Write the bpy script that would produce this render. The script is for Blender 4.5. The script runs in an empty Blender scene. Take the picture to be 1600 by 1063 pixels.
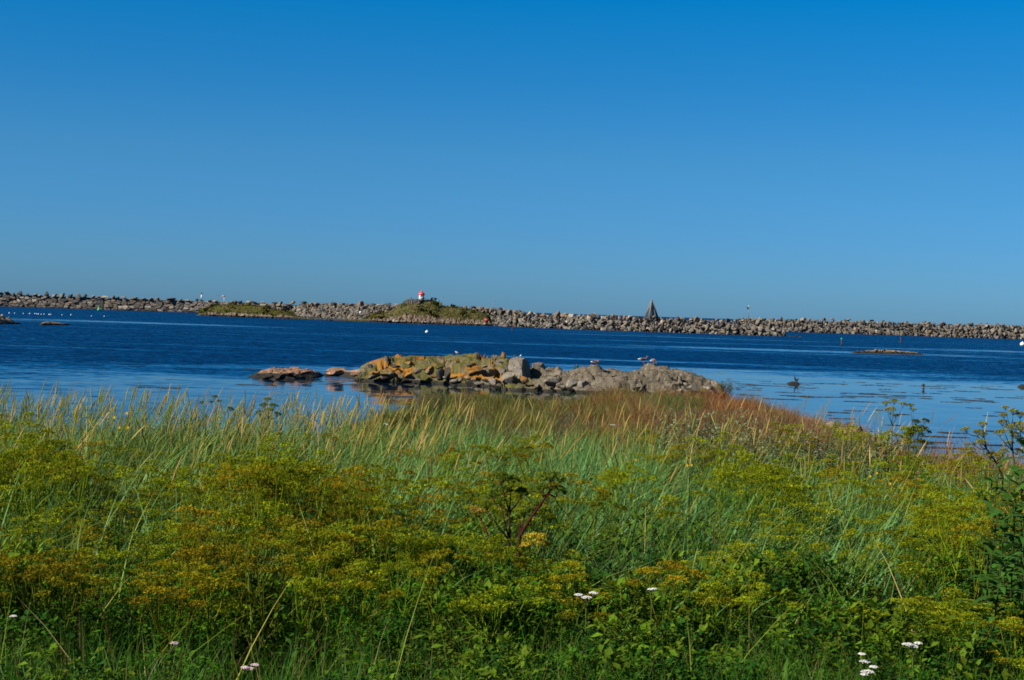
import bpy, bmesh, math, random
import numpy as np
from mathutils import Vector, Matrix

random.seed(7)
RNG = np.random.default_rng(11)
sc = bpy.context.scene
COL = sc.collection
R = math.radians

# ------------------------------------------------------------------ camera
CAM_Z = 5.8
FPX = 2400.0
PITCH, ROLL = R(1.048), R(1.83)
_F = Vector((0, math.cos(PITCH), -math.sin(PITCH)))
_U = Vector((0, math.sin(PITCH), math.cos(PITCH)))
_R = Vector((1, 0, 0))
_Rr = _R * math.cos(ROLL) + _U * math.sin(ROLL)
_Ur = -_R * math.sin(ROLL) + _U * math.cos(ROLL)
cd = bpy.data.cameras.new('camera')
cam = bpy.data.objects.new('camera', cd)
COL.objects.link(cam)
cam.matrix_world = Matrix((( _Rr.x, _Ur.x, -_F.x, 0), (_Rr.y, _Ur.y, -_F.y, 0), (_Rr.z, _Ur.z, -_F.z, CAM_Z), (0, 0, 0, 1)))
cd.sensor_width = 36.0
cd.lens = 54.0
cd.clip_start = 0.1
cd.clip_end = 200000.0
sc.camera = cam

# ------------------------------------------------------------------ sky
SUN_AZ = math.atan2(-0.91, -0.415)       # direction towards the sun: left and a little behind
SUN_EL = R(37)
w = bpy.data.worlds.new("World"); sc.world = w; w.use_nodes = True
wn, wl = w.node_tree.nodes, w.node_tree.links
bg = wn['Background']
sky = wn.new('ShaderNodeTexSky'); sky.sky_type = 'NISHITA'; sky.sun_disc = False
sky.sun_elevation = SUN_EL; sky.sun_rotation = SUN_AZ
sky.air_density = 1.0; sky.dust_density = 0.3; sky.ozone_density = 2.0
tc = wn.new('ShaderNodeTexCoord'); sx = wn.new('ShaderNodeSeparateXYZ')
ramp = wn.new('ShaderNodeValToRGB'); mul = wn.new('ShaderNodeVectorMath'); mul.operation = 'MULTIPLY'
wl.new(tc.outputs['Generated'], sx.inputs[0]); wl.new(sx.outputs[2], ramp.inputs[0])
e = ramp.color_ramp.elements
pts = [(0.0, (0.19, 0.47, 1.0)), (0.02, (0.185, 0.475, 1.0)), (0.05, (0.165, 0.48, 0.98)), (0.10, (0.145, 0.50, 0.90)),
       (0.15, (0.07, 0.50, 0.92)), (0.20, (0.008, 0.53, 0.98)), (0.35, (0.05, 0.36, 0.72)), (0.6, (0.17, 0.30, 0.46)), (1.0, (0.22, 0.32, 0.42))]
e[0].position = 0.0; e[0].color = (*pts[0][1], 1)
e[1].position = 1.0; e[1].color = (*pts[-1][1], 1)
for p, c in pts[1:-1]:
    q = e.new(p); q.color = (*c, 1)
wl.new(sky.outputs[0], mul.inputs[0]); wl.new(ramp.outputs[0], mul.inputs[1]); wl.new(mul.outputs[0], bg.inputs[0])
bg.inputs[1].default_value = 0.068

# ------------------------------------------------------------------ sun
sl = bpy.data.lights.new('sun', 'SUN'); sl.energy = 5.0; sl.angle = R(0.53); sl.color = (1.0, 0.93, 0.80)
so = bpy.data.objects.new('sun', sl); COL.objects.link(so)
TO_SUN = Vector((math.sin(SUN_AZ) * math.cos(SUN_EL), math.cos(SUN_AZ) * math.cos(SUN_EL), math.sin(SUN_EL)))
so.rotation_euler = TO_SUN.to_track_quat('Z', 'Y').to_euler()
so.location = (-50, -40, 60)
sc.view_settings.view_transform = 'Standard'
sc.view_settings.look = 'None'
sc.view_settings.exposure = 0.65
sc.view_settings.gamma = 1.0
sc.cycles.max_bounces = 6
sc.cycles.diffuse_bounces = 3
sc.cycles.glossy_bounces = 3
sc.cycles.transmission_bounces = 4
sc.cycles.caustics_reflective = False
sc.cycles.caustics_refractive = False
sc.cycles.pixel_filter_type = 'BLACKMAN_HARRIS'
sc.cycles.filter_width = 1.7

# ------------------------------------------------------------------ measuring helpers (photo pixel 1600x1063 -> world)
def hor(px): return 462.2 + 0.03195 * px
def ray(px, py):
    d = _F + _Rr * ((px - 800) / FPX) + _Ur * ((531.5 - py) / FPX)
    return d
def at(px, py, dist):
    d = ray(px, py); t = dist / d.y
    return Vector((0, 0, CAM_Z)) + d * t
def on_water(px, py, z=0.0):
    d = ray(px, py); t = (z - CAM_Z) / d.z
    return Vector((0, 0, CAM_Z)) + d * t
def to_px(x, y, z):
    """numpy: world -> photo pixel"""
    vx, vy, vz = x, y, z - CAM_Z
    f = vx * _F.x + vy * _F.y + vz * _F.z
    u = vx * _Rr.x + vy * _Rr.y + vz * _Rr.z
    v = vx * _Ur.x + vy * _Ur.y + vz * _Ur.z
    return 800 + FPX * u / f, 531.5 - FPX * v / f

# ------------------------------------------------------------------ noise helpers
def _h(ix, iy, s):
    n = (ix.astype(np.int64) * 374761393 + iy.astype(np.int64) * 668265263 + s * 974711) & 0x7fffffff
    n = ((n ^ (n >> 13)) * 1274126177) & 0x7fffffff
    n = (n ^ (n >> 16)) & 0x7fffffff
    return (n % 100003) / 100003.0
def vnoise(x, y, s=0):
    x = np.asarray(x, float); y = np.asarray(y, float)
    ix, iy = np.floor(x), np.floor(y); fx, fy = x - ix, y - iy
    fx = fx * fx * (3 - 2 * fx); fy = fy * fy * (3 - 2 * fy)
    a = _h(ix, iy, s); b = _h(ix + 1, iy, s); c = _h(ix, iy + 1, s); d = _h(ix + 1, iy + 1, s)
    return (a * (1 - fx) + b * fx) * (1 - fy) + (c * (1 - fx) + d * fx) * fy
def fbm(x, y, s=0, o=4):
    t = 0; a = 0.5; k = 1.0
    for i in range(o):
        t = t + a * vnoise(x * k, y * k, s + i * 17); a *= 0.5; k *= 2.03
    return t
def facet(x, y, s=0, tilt=1.0):
    """cellular planes: blocky broken rock; returns height and distance to crack"""
    ix, iy = np.floor(x), np.floor(y)
    b1 = np.full(np.shape(x), 1e9); b2 = b1.copy(); hh = np.zeros(np.shape(x))
    for dx in (-1, 0, 1):
        for dy in (-1, 0, 1):
            cx, cy = ix + dx, iy + dy
            px_ = cx + _h(cx, cy, s); py_ = cy + _h(cx, cy, s + 5)
            d = np.hypot(x - px_, y - py_)
            h = _h(cx, cy, s + 9) + tilt * ((_h(cx, cy, s + 13) - .5) * (x - px_) + (_h(cx, cy, s + 21) - .5) * (y - py_)) * 2
            m = d < b1
            b2 = np.where(m, b1, np.minimum(b2, d))
            hh = np.where(m, h, hh); b1 = np.where(m, d, b1)
    return hh, b2 - b1
def sstep(a, b, x):
    t = np.clip((x - a) / (b - a), 0, 1)
    return t * t * (3 - 2 * t)

# ------------------------------------------------------------------ materials
def mat(name):
    m = bpy.data.materials.new(name); m.use_nodes = True
    return m, m.node_tree.nodes, m.node_tree.links, m.node_tree.nodes['Principled BSDF']
def paint(name, col, rough=0.55, bump=0.0):
    m, n, l, b = mat(name)
    no = n.new('ShaderNodeTexNoise'); no.inputs['Scale'].default_value = 3.0; no.inputs['Detail'].default_value = 5
    tcn = n.new('ShaderNodeTexCoord'); l.new(tcn.outputs['Object'], no.inputs['Vector'])
    mr = n.new('ShaderNodeMapRange'); mr.inputs[3].default_value = 0.8; mr.inputs[4].default_value = 1.12
    l.new(no.outputs['Fac'], mr.inputs[0])
    vm = n.new('ShaderNodeVectorMath'); vm.operation = 'SCALE'; vm.inputs[0].default_value = col
    l.new(mr.outputs[0], vm.inputs['Scale']); l.new(vm.outputs[0], b.inputs['Base Color'])
    b.inputs['Roughness'].default_value = rough
    return m
def foliage_mat(name, trans=0.3, rough=0.55, spec=0.25):
    m, n, l, b = mat(name)
    at_ = n.new('ShaderNodeAttribute'); at_.attribute_name = 'Col'
    hs = n.new('ShaderNodeHueSaturation'); hs.inputs['Saturation'].default_value = 1.0
    oi = n.new('ShaderNodeObjectInfo')
    l.new(at_.outputs['Color'], hs.inputs['Color'])
    l.new(hs.outputs[0], b.inputs['Base Color'])
    b.inputs['Roughness'].default_value = rough
    b.inputs['Specular IOR Level'].default_value = spec
    tr = n.new('ShaderNodeBsdfTranslucent'); l.new(hs.outputs[0], tr.inputs['Color'])
    mx = n.new('ShaderNodeMixShader'); mx.inputs[0].default_value = trans
    l.new(b.outputs[0], mx.inputs[1]); l.new(tr.outputs[0], mx.inputs[2])
    l.new(mx.outputs[0], n['Material Output'].inputs[0])
    return m
def rock_mat(name, c1, c2, c3, scale=1.0, wet=None, lichen=0.0, lichen_col=(0.27, 0.115, 0.012), moss=0.0, moss_col=(0.09, 0.09, 0.015), obj_coords=True, rnd=0.0, xmask=None):
    """c1/c2/c3 mineral colours, wet: height of the dark tidal band, lichen/moss: coverage 0..1"""
    m, n, l, b = mat(name)
    geo = n.new('ShaderNodeNewGeometry'); tcn = n.new('ShaderNodeTexCoord')
    pos = tcn.outputs['Object'] if obj_coords else geo.outputs['Position']
    oi = n.new('ShaderNodeObjectInfo')
    addv = n.new('ShaderNodeVectorMath'); addv.operation = 'ADD'
    sc_ = n.new('ShaderNodeVectorMath'); sc_.operation = 'SCALE'; sc_.inputs[0].default_value = (37, 53, 71)
    l.new(oi.outputs['Random'], sc_.inputs['Scale'])
    l.new(pos, addv.inputs[0]); l.new(sc_.outputs[0], addv.inputs[1]); P = addv.outputs[0]
    def noise(s, det=6, rough=0.6, dist=0.0):
        q = n.new('ShaderNodeTexNoise'); q.inputs['Scale'].default_value = s; q.inputs['Detail'].default_value = det
        q.inputs['Roughness'].default_value = rough; q.inputs['Distortion'].default_value = dist
        l.new(P, q.inputs['Vector']); return q.outputs['Fac']
    def thr(sock, a, bb):
        q = n.new('ShaderNodeMapRange'); q.interpolation_type = 'SMOOTHSTEP'; q.inputs[1].default_value = a; q.inputs[2].default_value = bb
        l.new(sock, q.inputs[0]); return q.outputs[0]
    def mix(f, a, bb):
        q = n.new('ShaderNodeMix'); q.data_type = 'RGBA'; l.new(f, q.inputs[0])
        for sck, v in ((q.inputs[6], a), (q.inputs[7], bb)):
            if isinstance(v, tuple): sck.default_value = (*v, 1)
            else: l.new(v, sck)
        return q.outputs[2]
    def mth(op, a, bb=None):
        q = n.new('ShaderNodeMath'); q.operation = op
        for i, v in enumerate((a, bb)):
            if v is None: continue
            if isinstance(v, (int, float)): q.inputs[i].default_value = v
            else: l.new(v, q.inputs[i])
        return q.outputs[0]
    c = mix(thr(noise(0.9 * scale, 5), 0.42, 0.6), c1, c2)
    c = mix(thr(noise(3.5 * scale, 8, 0.7), 0.5, 0.66), c, c3)
    sep = n.new('ShaderNodeSeparateXYZ'); l.new(geo.outputs['Position'], sep.inputs[0])
    nz = n.new('ShaderNodeSeparateXYZ'); l.new(geo.outputs['Normal'], nz.inputs[0])
    # pale crustose spots
    c = mix(thr(noise(9 * scale, 3, 0.5), 0.62, 0.68), c, tuple(min(0.6, v * 1.7 + 0.05) for v in c2))
    if moss > 0:
        f = mth('MULTIPLY', thr(mth('ADD', noise(1.1 * scale, 5), mth('MULTIPLY', nz.outputs[2], 0.25)), 0.85 - 0.3 * moss, 0.95 - 0.3 * moss), thr(nz.outputs[2], 0.0, 0.5))
        if xmask: f = mth('MULTIPLY', f, mth('SUBTRACT', 1.0, thr(sep.outputs[0], xmask[1] - 2.5, xmask[1] + 1.5)))
        c = mix(f, c, moss_col)
    if lichen > 0:
        ln = noise(0.45 * scale, 4, 0.55)
        f = thr(mth('ADD', ln, mth('MULTIPLY', noise(5 * scale, 4), 0.25)), 0.78 - 0.25 * lichen, 0.86 - 0.25 * lichen)
        f = mth('MULTIPLY', f, thr(sep.outputs[2], 0.35, 0.7))
        if xmask:
            f = mth('MULTIPLY', f, mth('SUBTRACT', thr(sep.outputs[0], xmask[0], xmask[0] + 1.5), thr(sep.outputs[0], xmask[1] - 1.5, xmask[1])))
        c = mix(f, c, lichen_col)
    if wet is not None:
        z = mth('ADD', sep.outputs[2], mth('MULTIPLY', noise(1.3 * scale, 4), -0.5 * wet))
        c = mix(thr(z, 0.35 * wet, 0.6 * wet), (0.022, 0.02, 0.014), c)
    if rnd > 0:
        mr = n.new('ShaderNodeMapRange'); mr.inputs[3].default_value = 1 - rnd; mr.inputs[4].default_value = 1 + rnd
        l.new(oi.outputs['Random'], mr.inputs[0])
        vs = n.new('ShaderNodeVectorMath'); vs.operation = 'SCALE'; l.new(c, vs.inputs[0]); l.new(mr.outputs[0], vs.inputs['Scale']); c = vs.outputs[0]
    l.new(c, b.inputs['Base Color'])
    b.inputs['Roughness'].default_value = 0.85; b.inputs['Specular IOR Level'].default_value = 0.25
    bp = n.new('ShaderNodeBump'); bp.inputs['Strength'].default_value = 0.9; bp.inputs['Distance'].default_value = 0.12 / scale
    l.new(mth('ADD', noise(2.2 * scale, 9, 0.65, 0.3), mth('MULTIPLY', noise(8 * scale, 4), 0.3)), bp.inputs['Height']); l.new(bp.outputs[0], b.inputs['Normal'])
    return m

# ------------------------------------------------------------------ mesh helpers
class MB:
    """collects triangles with vertex colours; build() links them as ONE mesh object"""
    def __init__(s): s.v = []; s.f = []; s.c = []; s.n = 0
    def add(s, V, F, C):
        V = np.asarray(V, np.float32).reshape(-1, 3); F = np.asarray(F, np.int64).reshape(-1, 3)
        C = np.asarray(C, np.float32)
        if C.ndim == 1: C = np.tile(C, (len(V), 1))
        s.v.append(V); s.f.append(F + s.n); s.c.append(C); s.n += len(V)
    def arrays(s): return np.concatenate(s.v), np.concatenate(s.f), np.concatenate(s.c)
    def tube(s, pts, rad, k=6, col=(.5, .5, .5), cap=True, squash=1.0):
        pts = [Vector(p) for p in pts]; m = len(pts)
        if not hasattr(rad, '__len__'): rad = [rad] * m
        V = []; cols = []
        cl = np.asarray(col, float)
        prev = None
        for i, p in enumerate(pts):
            t = (pts[min(i + 1, m - 1)] - pts[max(i - 1, 0)]).normalized()
            if prev is None:
                a = Vector((0, 0, 1)) if abs(t.z) < .9 else Vector((1, 0, 0))
                u = t.cross(a).normalized()
            else:
                u = (prev - t * prev.dot(t)).normalized()
            prev = u; v = t.cross(u)
            for j in range(k):
                an = 2 * math.pi * j / k
                V.append(p + u * math.cos(an) * rad[i] * squash + v * math.sin(an) * rad[i])
                cols.append(cl[i] if cl.ndim == 2 else cl)
        F = []
        for i in range(m - 1):
            for j in range(k):
                a = i * k + j; b = i * k + (j + 1) % k
                F += [(a, b, b + k), (a, b + k, a + k)]
        if cap:
            V.append(pts[0]); V.append(pts[-1]); cols.append(cols[0]); cols.append(cols[-1])
            for j in range(k):
                F.append((len(V) - 2, (j + 1) % k, j)); F.append((len(V) - 1, (m - 1) * k + j, (m - 1) * k + (j + 1) % k))
        s.add([tuple(q) for q in V], F, np.array(cols)[:, :3])
        return s
    def box(s, c, d, col=(.5, .5, .5), rot=None):
        V = np.array([(x, y, z) for x in (-.5, .5) for y in (-.5, .5) for z in (-.5, .5)]) * np.array(d)
        if rot is not None: V = V @ np.array(rot.to_3x3()).T
        F = [(0, 1, 3), (0, 3, 2), (4, 6, 7), (4, 7, 5), (0, 4, 5), (0, 5, 1), (2, 3, 7), (2, 7, 6), (0, 2, 6), (0, 6, 4), (1, 5, 7), (1, 7, 3)]
        s.add(V + np.array(c), F, col); return s
    def lathe(s, prof, k=16, col=(.5, .5, .5), c=(0, 0, 0), phase=0.0):
        V = []
        for r, z in prof:
            for j in range(k):
                an = 2 * math.pi * j / k + phase; V.append((c[0] + r * math.cos(an), c[1] + r * math.sin(an), c[2] + z))
        F = []
        for i in range(len(prof) - 1):
            for j in range(k):
                a = i * k + j; b = i * k + (j + 1) % k
                F += [(a, b, b + k), (a, b + k, a + k)]
        s.add(V, F, col); return s
    def mesh(s, name, m=None, smooth=False):
        V, F, C = s.arrays()
        return make_mesh(name, V, F, C, m, smooth)
    def build(s, name, m=None, parent=None, smooth=False):
        o = bpy.data.objects.new(name, s.mesh(name, m, smooth)); COL.objects.link(o)
        if parent: o.parent = parent
        return o
def make_mesh(name, V, F, C=None, m=None, smooth=False):
    me = bpy.data.meshes.new(name)
    V = np.ascontiguousarray(V, np.float32); F = np.ascontiguousarray(F, np.int32)
    k = F.shape[1]
    me.vertices.add(len(V)); me.vertices.foreach_set('co', V.ravel())
    me.loops.add(F.size); me.loops.foreach_set('vertex_index', F.ravel())
    me.polygons.add(len(F)); me.polygons.foreach_set('loop_start', np.arange(0, F.size, k, dtype=np.int32))
    me.update(calc_edges=True)
    if C is not None:
        a = me.color_attributes.new('Col', 'FLOAT_COLOR', 'POINT')
        cc = np.ones((len(V), 4), np.float32); cc[:, :3] = C
        a.data.foreach_set('color', cc.ravel())
    if smooth: me.shade_smooth()
    if m: me.materials.append(m)
    return me
def tag(o, label=None, cat=None, group=None, kind=None):
    if label: o['label'] = label
    if cat: o['category'] = cat
    if group: o['group'] = group
    if kind: o['kind'] = kind
    return o
def empty(name, loc, rz=0):
    o = bpy.data.objects.new(name, None); COL.objects.link(o); o.location = loc; o.rotation_euler = (0, 0, rz)
    o.empty_display_size = 0.3
    return o
def link(name, me, loc=(0, 0, 0), rot=(0, 0, 0), scale=(1, 1, 1), parent=None):
    o = bpy.data.objects.new(name, me); COL.objects.link(o); o.location = loc; o.rotation_euler = rot; o.scale = scale
    if parent: o.parent = parent
    return o
def grid_mesh(name, X, Y, Z, m, smooth=True):
    ny, nx = X.shape
    V = np.stack([X, Y, Z], -1).reshape(-1, 3)
    i = np.arange(nx - 1)[None, :] + np.arange(ny - 1)[:, None] * nx
    F = np.stack([i, i + 1, i + nx + 1, i + nx], -1).reshape(-1, 4)
    return make_mesh(name, V, F, None, m, smooth)

# ================================================================== SEA
def sea_material():
    m, n, l, b = mat('sea_water')
    geo = n.new('ShaderNodeNewGeometry'); P = geo.outputs['Position']
    def mp(sx_, sy_, off=0.0):
        q = n.new('ShaderNodeMapping'); q.vector_type = 'POINT'
        q.inputs['Scale'].default_value = (sx_, sy_, 1); q.inputs['Location'].default_value = (off, off * 1.3, off)
        l.new(P, q.inputs[0]); return q.outputs[0]
    def noise(v, s, det=3, rough=0.5, out='Fac', dist=0.0):
        q = n.new('ShaderNodeTexNoise'); q.inputs['Scale'].default_value = s; q.inputs['Detail'].default_value = det
        q.inputs['Roughness'].default_value = rough; q.inputs['Distortion'].default_value = dist; l.new(v, q.inputs['Vector']); return q.outputs[out]
    def mr(sock, a, bb, c=0.0, d=1.0, smooth=True):
        q = n.new('ShaderNodeMapRange'); q.interpolation_type = 'SMOOTHSTEP' if smooth else 'LINEAR'
        q.inputs[1].default_value = a; q.inputs[2].default_value = bb; q.inputs[3].default_value = c; q.inputs[4].default_value = d
        l.new(sock, q.inputs[0]); return q.outputs[0]
    def mth(op, a, bb=None, cl=False):
        q = n.new('ShaderNodeMath'); q.operation = op; q.use_clamp = cl
        for i, v in enumerate((a, bb)):
            if v is None: continue
            if isinstance(v, (int, float)): q.inputs[i].default_value = v
            else: l.new(v, q.inputs[i])
        return q.outputs[0]
    sp = n.new('ShaderNodeSeparateXYZ'); l.new(P, sp.inputs[0]); X, Y = sp.outputs[0], sp.outputs[1]
    # sheltered water: calm near the shore and behind the islet, ruffled further out
    big = noise(mp(1 / 60, 1 / 22, 3.0), 1.0, 4, 0.55)
    edge = mth('ADD', Y, mth('MULTIPLY', mth('SUBTRACT', big, 0.5), 110.0))          # wandering edge of the calm
    edge = mth('SUBTRACT', edge, mr(X, -35, 20, 0.0, 38.0))
    calm = mr(edge, 105, 150, 1.0, 0.0)
    calm = mth('MULTIPLY', calm, mr(X, -45, -8, 0.42, 1.0))
    # long slicks lying across the bay
    st1 = mr(noise(mp(1 / 190, 1 / 26, 9.1), 1.0, 3, 0.5), 0.585, 0.66)
    st2 = mr(noise(mp(1 / 90, 1 / 9, 21.0), 1.0, 3, 0.5), 0.60, 0.67, 0.0, 0.5)
    st = mth('MAXIMUM', st1, st2)
    st = mth('MULTIPLY', st, mr(Y, 120, 180)); st = mth('MULTIPLY', st, mr(Y, 420, 620, 0.85, 0.0))
    calm = mth('MAXIMUM', calm, mth('MULTIPLY', st, 0.6))
    calm = mth('MULTIPLY', calm, mr(noise(mp(1 / 9, 1 / 2.2, 4.0), 1.0, 3, 0.6), 0.3, 0.62, 0.80, 1.0))
    ruf = mth('SUBTRACT', 1.0, calm)
    # wavelets as slopes
    n1 = noise(mp(1 / 1.6, 1 / 0.8, 0.0), 1.0, 4, 0.65, 'Color')
    n2 = noise(mp(1 / 7.0, 1 / 3.0, 5.0), 1.0, 2, 0.5, 'Color')
    def vop(op, a, bb=None, s=None):
        q = n.new('ShaderNodeVectorMath'); q.operation = op
        if isinstance(a, tuple): q.inputs[0].default_value = a
        else: l.new(a, q.inputs[0])
        if bb is not None:
            if isinstance(bb, tuple): q.inputs[1].default_value = bb
            else: l.new(bb, q.inputs[1])
        if s is not None:
            if isinstance(s, float): q.inputs['Scale'].default_value = s
            else: l.new(s, q.inputs['Scale'])
        return q.outputs[0]
    sl_ = vop('ADD', vop('SUBTRACT', n1, (.5, .5, .5)), vop('SCALE', vop('SUBTRACT', n2, (.5, .5, .5)), s=0.5))
    amp = mth('ADD', mth('MULTIPLY', mth('POWER', ruf, 1.6), 2.3), 0.018)
    sl_ = vop('SCALE', sl_, s=amp)
    sl_ = vop('MULTIPLY', sl_, (1.0, 1.0, 0.0))
    ss = n.new('ShaderNodeSeparateXYZ'); l.new(sl_, ss.inputs[0])
    fy = mth('MULTIPLY', mth('ADD', mth('ABSOLUTE', ss.outputs[1]), mth('MULTIPLY', amp, 0.035)), -1.0)
    yy = mth('ADD', mth('MULTIPLY', fy, ruf), mth('MULTIPLY', ss.outputs[1], calm))
    cb = n.new('ShaderNodeCombineXYZ'); l.new(mth('MULTIPLY', ss.outputs[0], 0.6), cb.inputs[0]); l.new(yy, cb.inputs[1]); sl_ = cb.outputs[0]
    N = vop('NORMALIZE', vop('ADD', sl_, (0, 0, 1)))
    l.new(N, b.inputs['Normal'])
    q = n.new('ShaderNodeMix'); q.data_type = 'RGBA'; l.new(calm, q.inputs[0])
    q.inputs[6].default_value = (0.0, 0.014, 0.052, 1); q.inputs[7].default_value = (0.003, 0.014, 0.032, 1)
    l.new(q.outputs[2], b.inputs['Base Color'])
    b.inputs['Roughness'].default_value = 0.04
    b.inputs['IOR'].default_value = 1.333
    return m
M_SEA = sea_material()
S = 60000.0
sea = link('sea', make_mesh('sea', [(-S, -400, 0), (S, -400, 0), (S, S, 0), (-S, S, 0)], np.array([[0, 1, 2, 3]]), None, M_SEA))
tag(sea, kind='structure')

# ================================================================== GROUND
RX = np.array([-11, -8, -6.5, -5.25, -3.5, -2.5, 1.25, 3.75, 6.25, 8.25, 9.25, 10.0, 10.75, 11.5, 12.5, 13.5, 14.5, 15.2, 17, 19])
RZ = np.array([-1.2, -0.8, 0.7, 1.35, 1.9, 2.1, 2.28, 2.45, 2.55, 2.6, 2.5, 2.2, 1.85, 1.6, 1.5, 1.35, 1.0, 0.6, -0.6, -1.2])
def ground_z(x, y):
    x = np.asarray(x, float); y = np.asarray(y, float)
    near = 3.8 - 0.004 * np.clip(y - 8, -40, 30)
    xa = np.where(x < 0, x * 58 / np.clip(y, 24, 70), x)
    s = np.interp(xa, RX, RZ)
    ridge = s * 1.0
    sag = np.where(s > 0, s - 0.35 * sstep(0.5, 1.5, s), s)
    mid = sag + (ridge - sag) * sstep(44, 55, y)
    e0 = 19.5 + 1.0 * np.sin(x * 0.35) - 1.5 * sstep(3, 8, x)
    z = near + (mid - near) * sstep(e0, e0 + np.where(x < 0, 6.5, 15), y)
    z = z + (-1.2 - z) * sstep(61, 70, y + 1.5 * np.sin(x * 0.9))
    far = sstep(24, 40, np.abs(x))
    z = z - 0
    z = z + 0.10 * (fbm(x * 0.5, y * 0.5, 3) - 0.5) * 2 * sstep(0.0, 1.0, z + 1)
    return z
def build_ground():
    m, n, l, b = mat('soil_and_thatch')
    no = n.new('ShaderNodeTexNoise'); no.inputs['Scale'].default_value = 2.2; no.inputs['Detail'].default_value = 8
    geo = n.new('ShaderNodeNewGeometry'); l.new(geo.outputs['Position'], no.inputs['Vector'])
    cr = n.new('ShaderNodeValToRGB'); cr.color_ramp.elements[0].color = (0.012, 0.018, 0.006, 1); cr.color_ramp.elements[0].position = .35
    cr.color_ramp.elements[1].color = (0.06, 0.05, 0.02, 1); cr.color_ramp.elements[1].position = .7
    l.new(no.outputs['Fac'], cr.inputs[0]); l.new(cr.outputs[0], b.inputs['Base Color']); b.inputs['Roughness'].default_value = 0.95
    bp = n.new('ShaderNodeBump'); bp.inputs['Distance'].default_value = 0.1; l.new(no.outputs['Fac'], bp.inputs['Height']); l.new(bp.outputs[0], b.inputs['Normal'])
    xs = np.concatenate([np.arange(-120, -24, 4), np.arange(-24, 26, 0.4), np.arange(26, 122, 4)])
    ys = np.concatenate([np.arange(-60, 4, 4), np.arange(4, 76, 0.4)])
    X, Y = np.meshgrid(xs, ys)
    o = link('ground', grid_mesh('ground', X, Y, ground_z(X, Y), m))
    tag(o, kind='structure')
build_ground()

# ================================================================== ROCK MESHES
def ico(sub):
    bm = bmesh.new(); bmesh.ops.create_icosphere(bm, subdivisions=sub, radius=1.0)
    V = np.array([v.co[:] for v in bm.verts]); F = np.array([[v.index for v in f.verts] for f in bm.faces]); bm.free(); return V, F
ICO = {k: ico(k) for k in (1, 2, 3, 4)}
def n3(V, f, s):
    return (fbm(V[:, 0] * f + 11.3, V[:, 1] * f + V[:, 2] * f * 1.7 + 4.1, s, 4) + fbm(V[:, 2] * f - 3.1, V[:, 0] * f * 1.3 - V[:, 1] * f, s + 3, 4)) - 0.94
def boulder_arrays(sub, seed, planes=9, squash=(1, 1, .75), rough=0.12, lo=0.55, hi=0.85):
    rg = np.random.default_rng(seed)
    V, F = ICO[sub]; V = V.copy()
    for k in range(planes):
        nrm = rg.normal(size=3); nrm /= np.linalg.norm(nrm); d = rg.uniform(lo, hi)
        t = np.maximum(0, V @ nrm - d); V = V - t[:, None] * nrm
    V = V + V * (n3(V, 2.3, seed)[:, None] * rough)
    V = V * np.array(squash)
    V /= np.abs(V).max()
    return V, F
def rock_mesh(name, sub, seed, m, **k):
    V, F = boulder_arrays(sub, seed, **k)
    me = make_mesh(name, V, F, None, m, True)
    me.set_sharp_from_angle(angle=R(28))
    return me

# tones of stone
TONES = {
    'pale': rock_mat('stone_pale', (0.25, 0.205, 0.15), (0.33, 0.28, 0.215), (0.15, 0.12, 0.085), 0.5, wet=.9, rnd=.15, obj_coords=False),
    'grey': rock_mat('stone_grey', (0.13, 0.115, 0.095), (0.17, 0.15, 0.125), (0.065, 0.058, 0.048), 0.5, wet=.9, rnd=.2, obj_coords=False),
    'tan': rock_mat('stone_tan', (0.185, 0.135, 0.088), (0.22, 0.17, 0.115), (0.09, 0.065, 0.04), 0.5, wet=.9, rnd=.2, obj_coords=False),
    'dark': rock_mat('stone_dark', (0.04, 0.038, 0.035), (0.06, 0.056, 0.05), (0.02, 0.02, 0.02), 0.5, rnd=.2, obj_coords=False),
}
# ================================================================== BREAKWATER
# measured along the foot of the wall: photo column -> distance of the waterline, height of the crest
BWA = np.array([(-700, 865, 7.0), (0, 830, 6.5), (300, 822, 6.2), (440, 800, 6.2), (560, 705, 6.6), (640, 668, 6.6), (745, 630, 6.6), (790, 598, 5.0), (900, 580, 4.8), (1000, 574, 4.9), (1100, 570, 4.3), (1180, 567, 5.1), (1212, 566, 4.2), (1226, 566, 1.2)])
BWC = np.array([(1150, 815, 6.0), (1250, 802, 6.1), (1400, 800, 6.3), (1500, 800, 6.5), (1600, 803, 6.6), (1850, 815, 6.6)])
def bx(px, dist): return (px - 800) / FPX * dist / math.cos(ROLL)
def line_pts(tab, step):
    pts = []
    P = [(bx(a, d), d, h) for a, d, h in tab]
    s = 0
    for (x0, y0, h0), (x1, y1, h1) in zip(P, P[1:]):
        L = math.hypot(x1 - x0, y1 - y0); k = max(1, int(L / step))
        for i in range(k):
            t = i / k; pts.append((x0 + (x1 - x0) * t, y0 + (y1 - y0) * t, h0 + (h1 - h0) * t, (x1 - x0) / L, (y1 - y0) / L))
    pts.append((P[-1][0], P[-1][1], P[-1][2], pts[-1][3], pts[-1][4]))
    return pts
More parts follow.
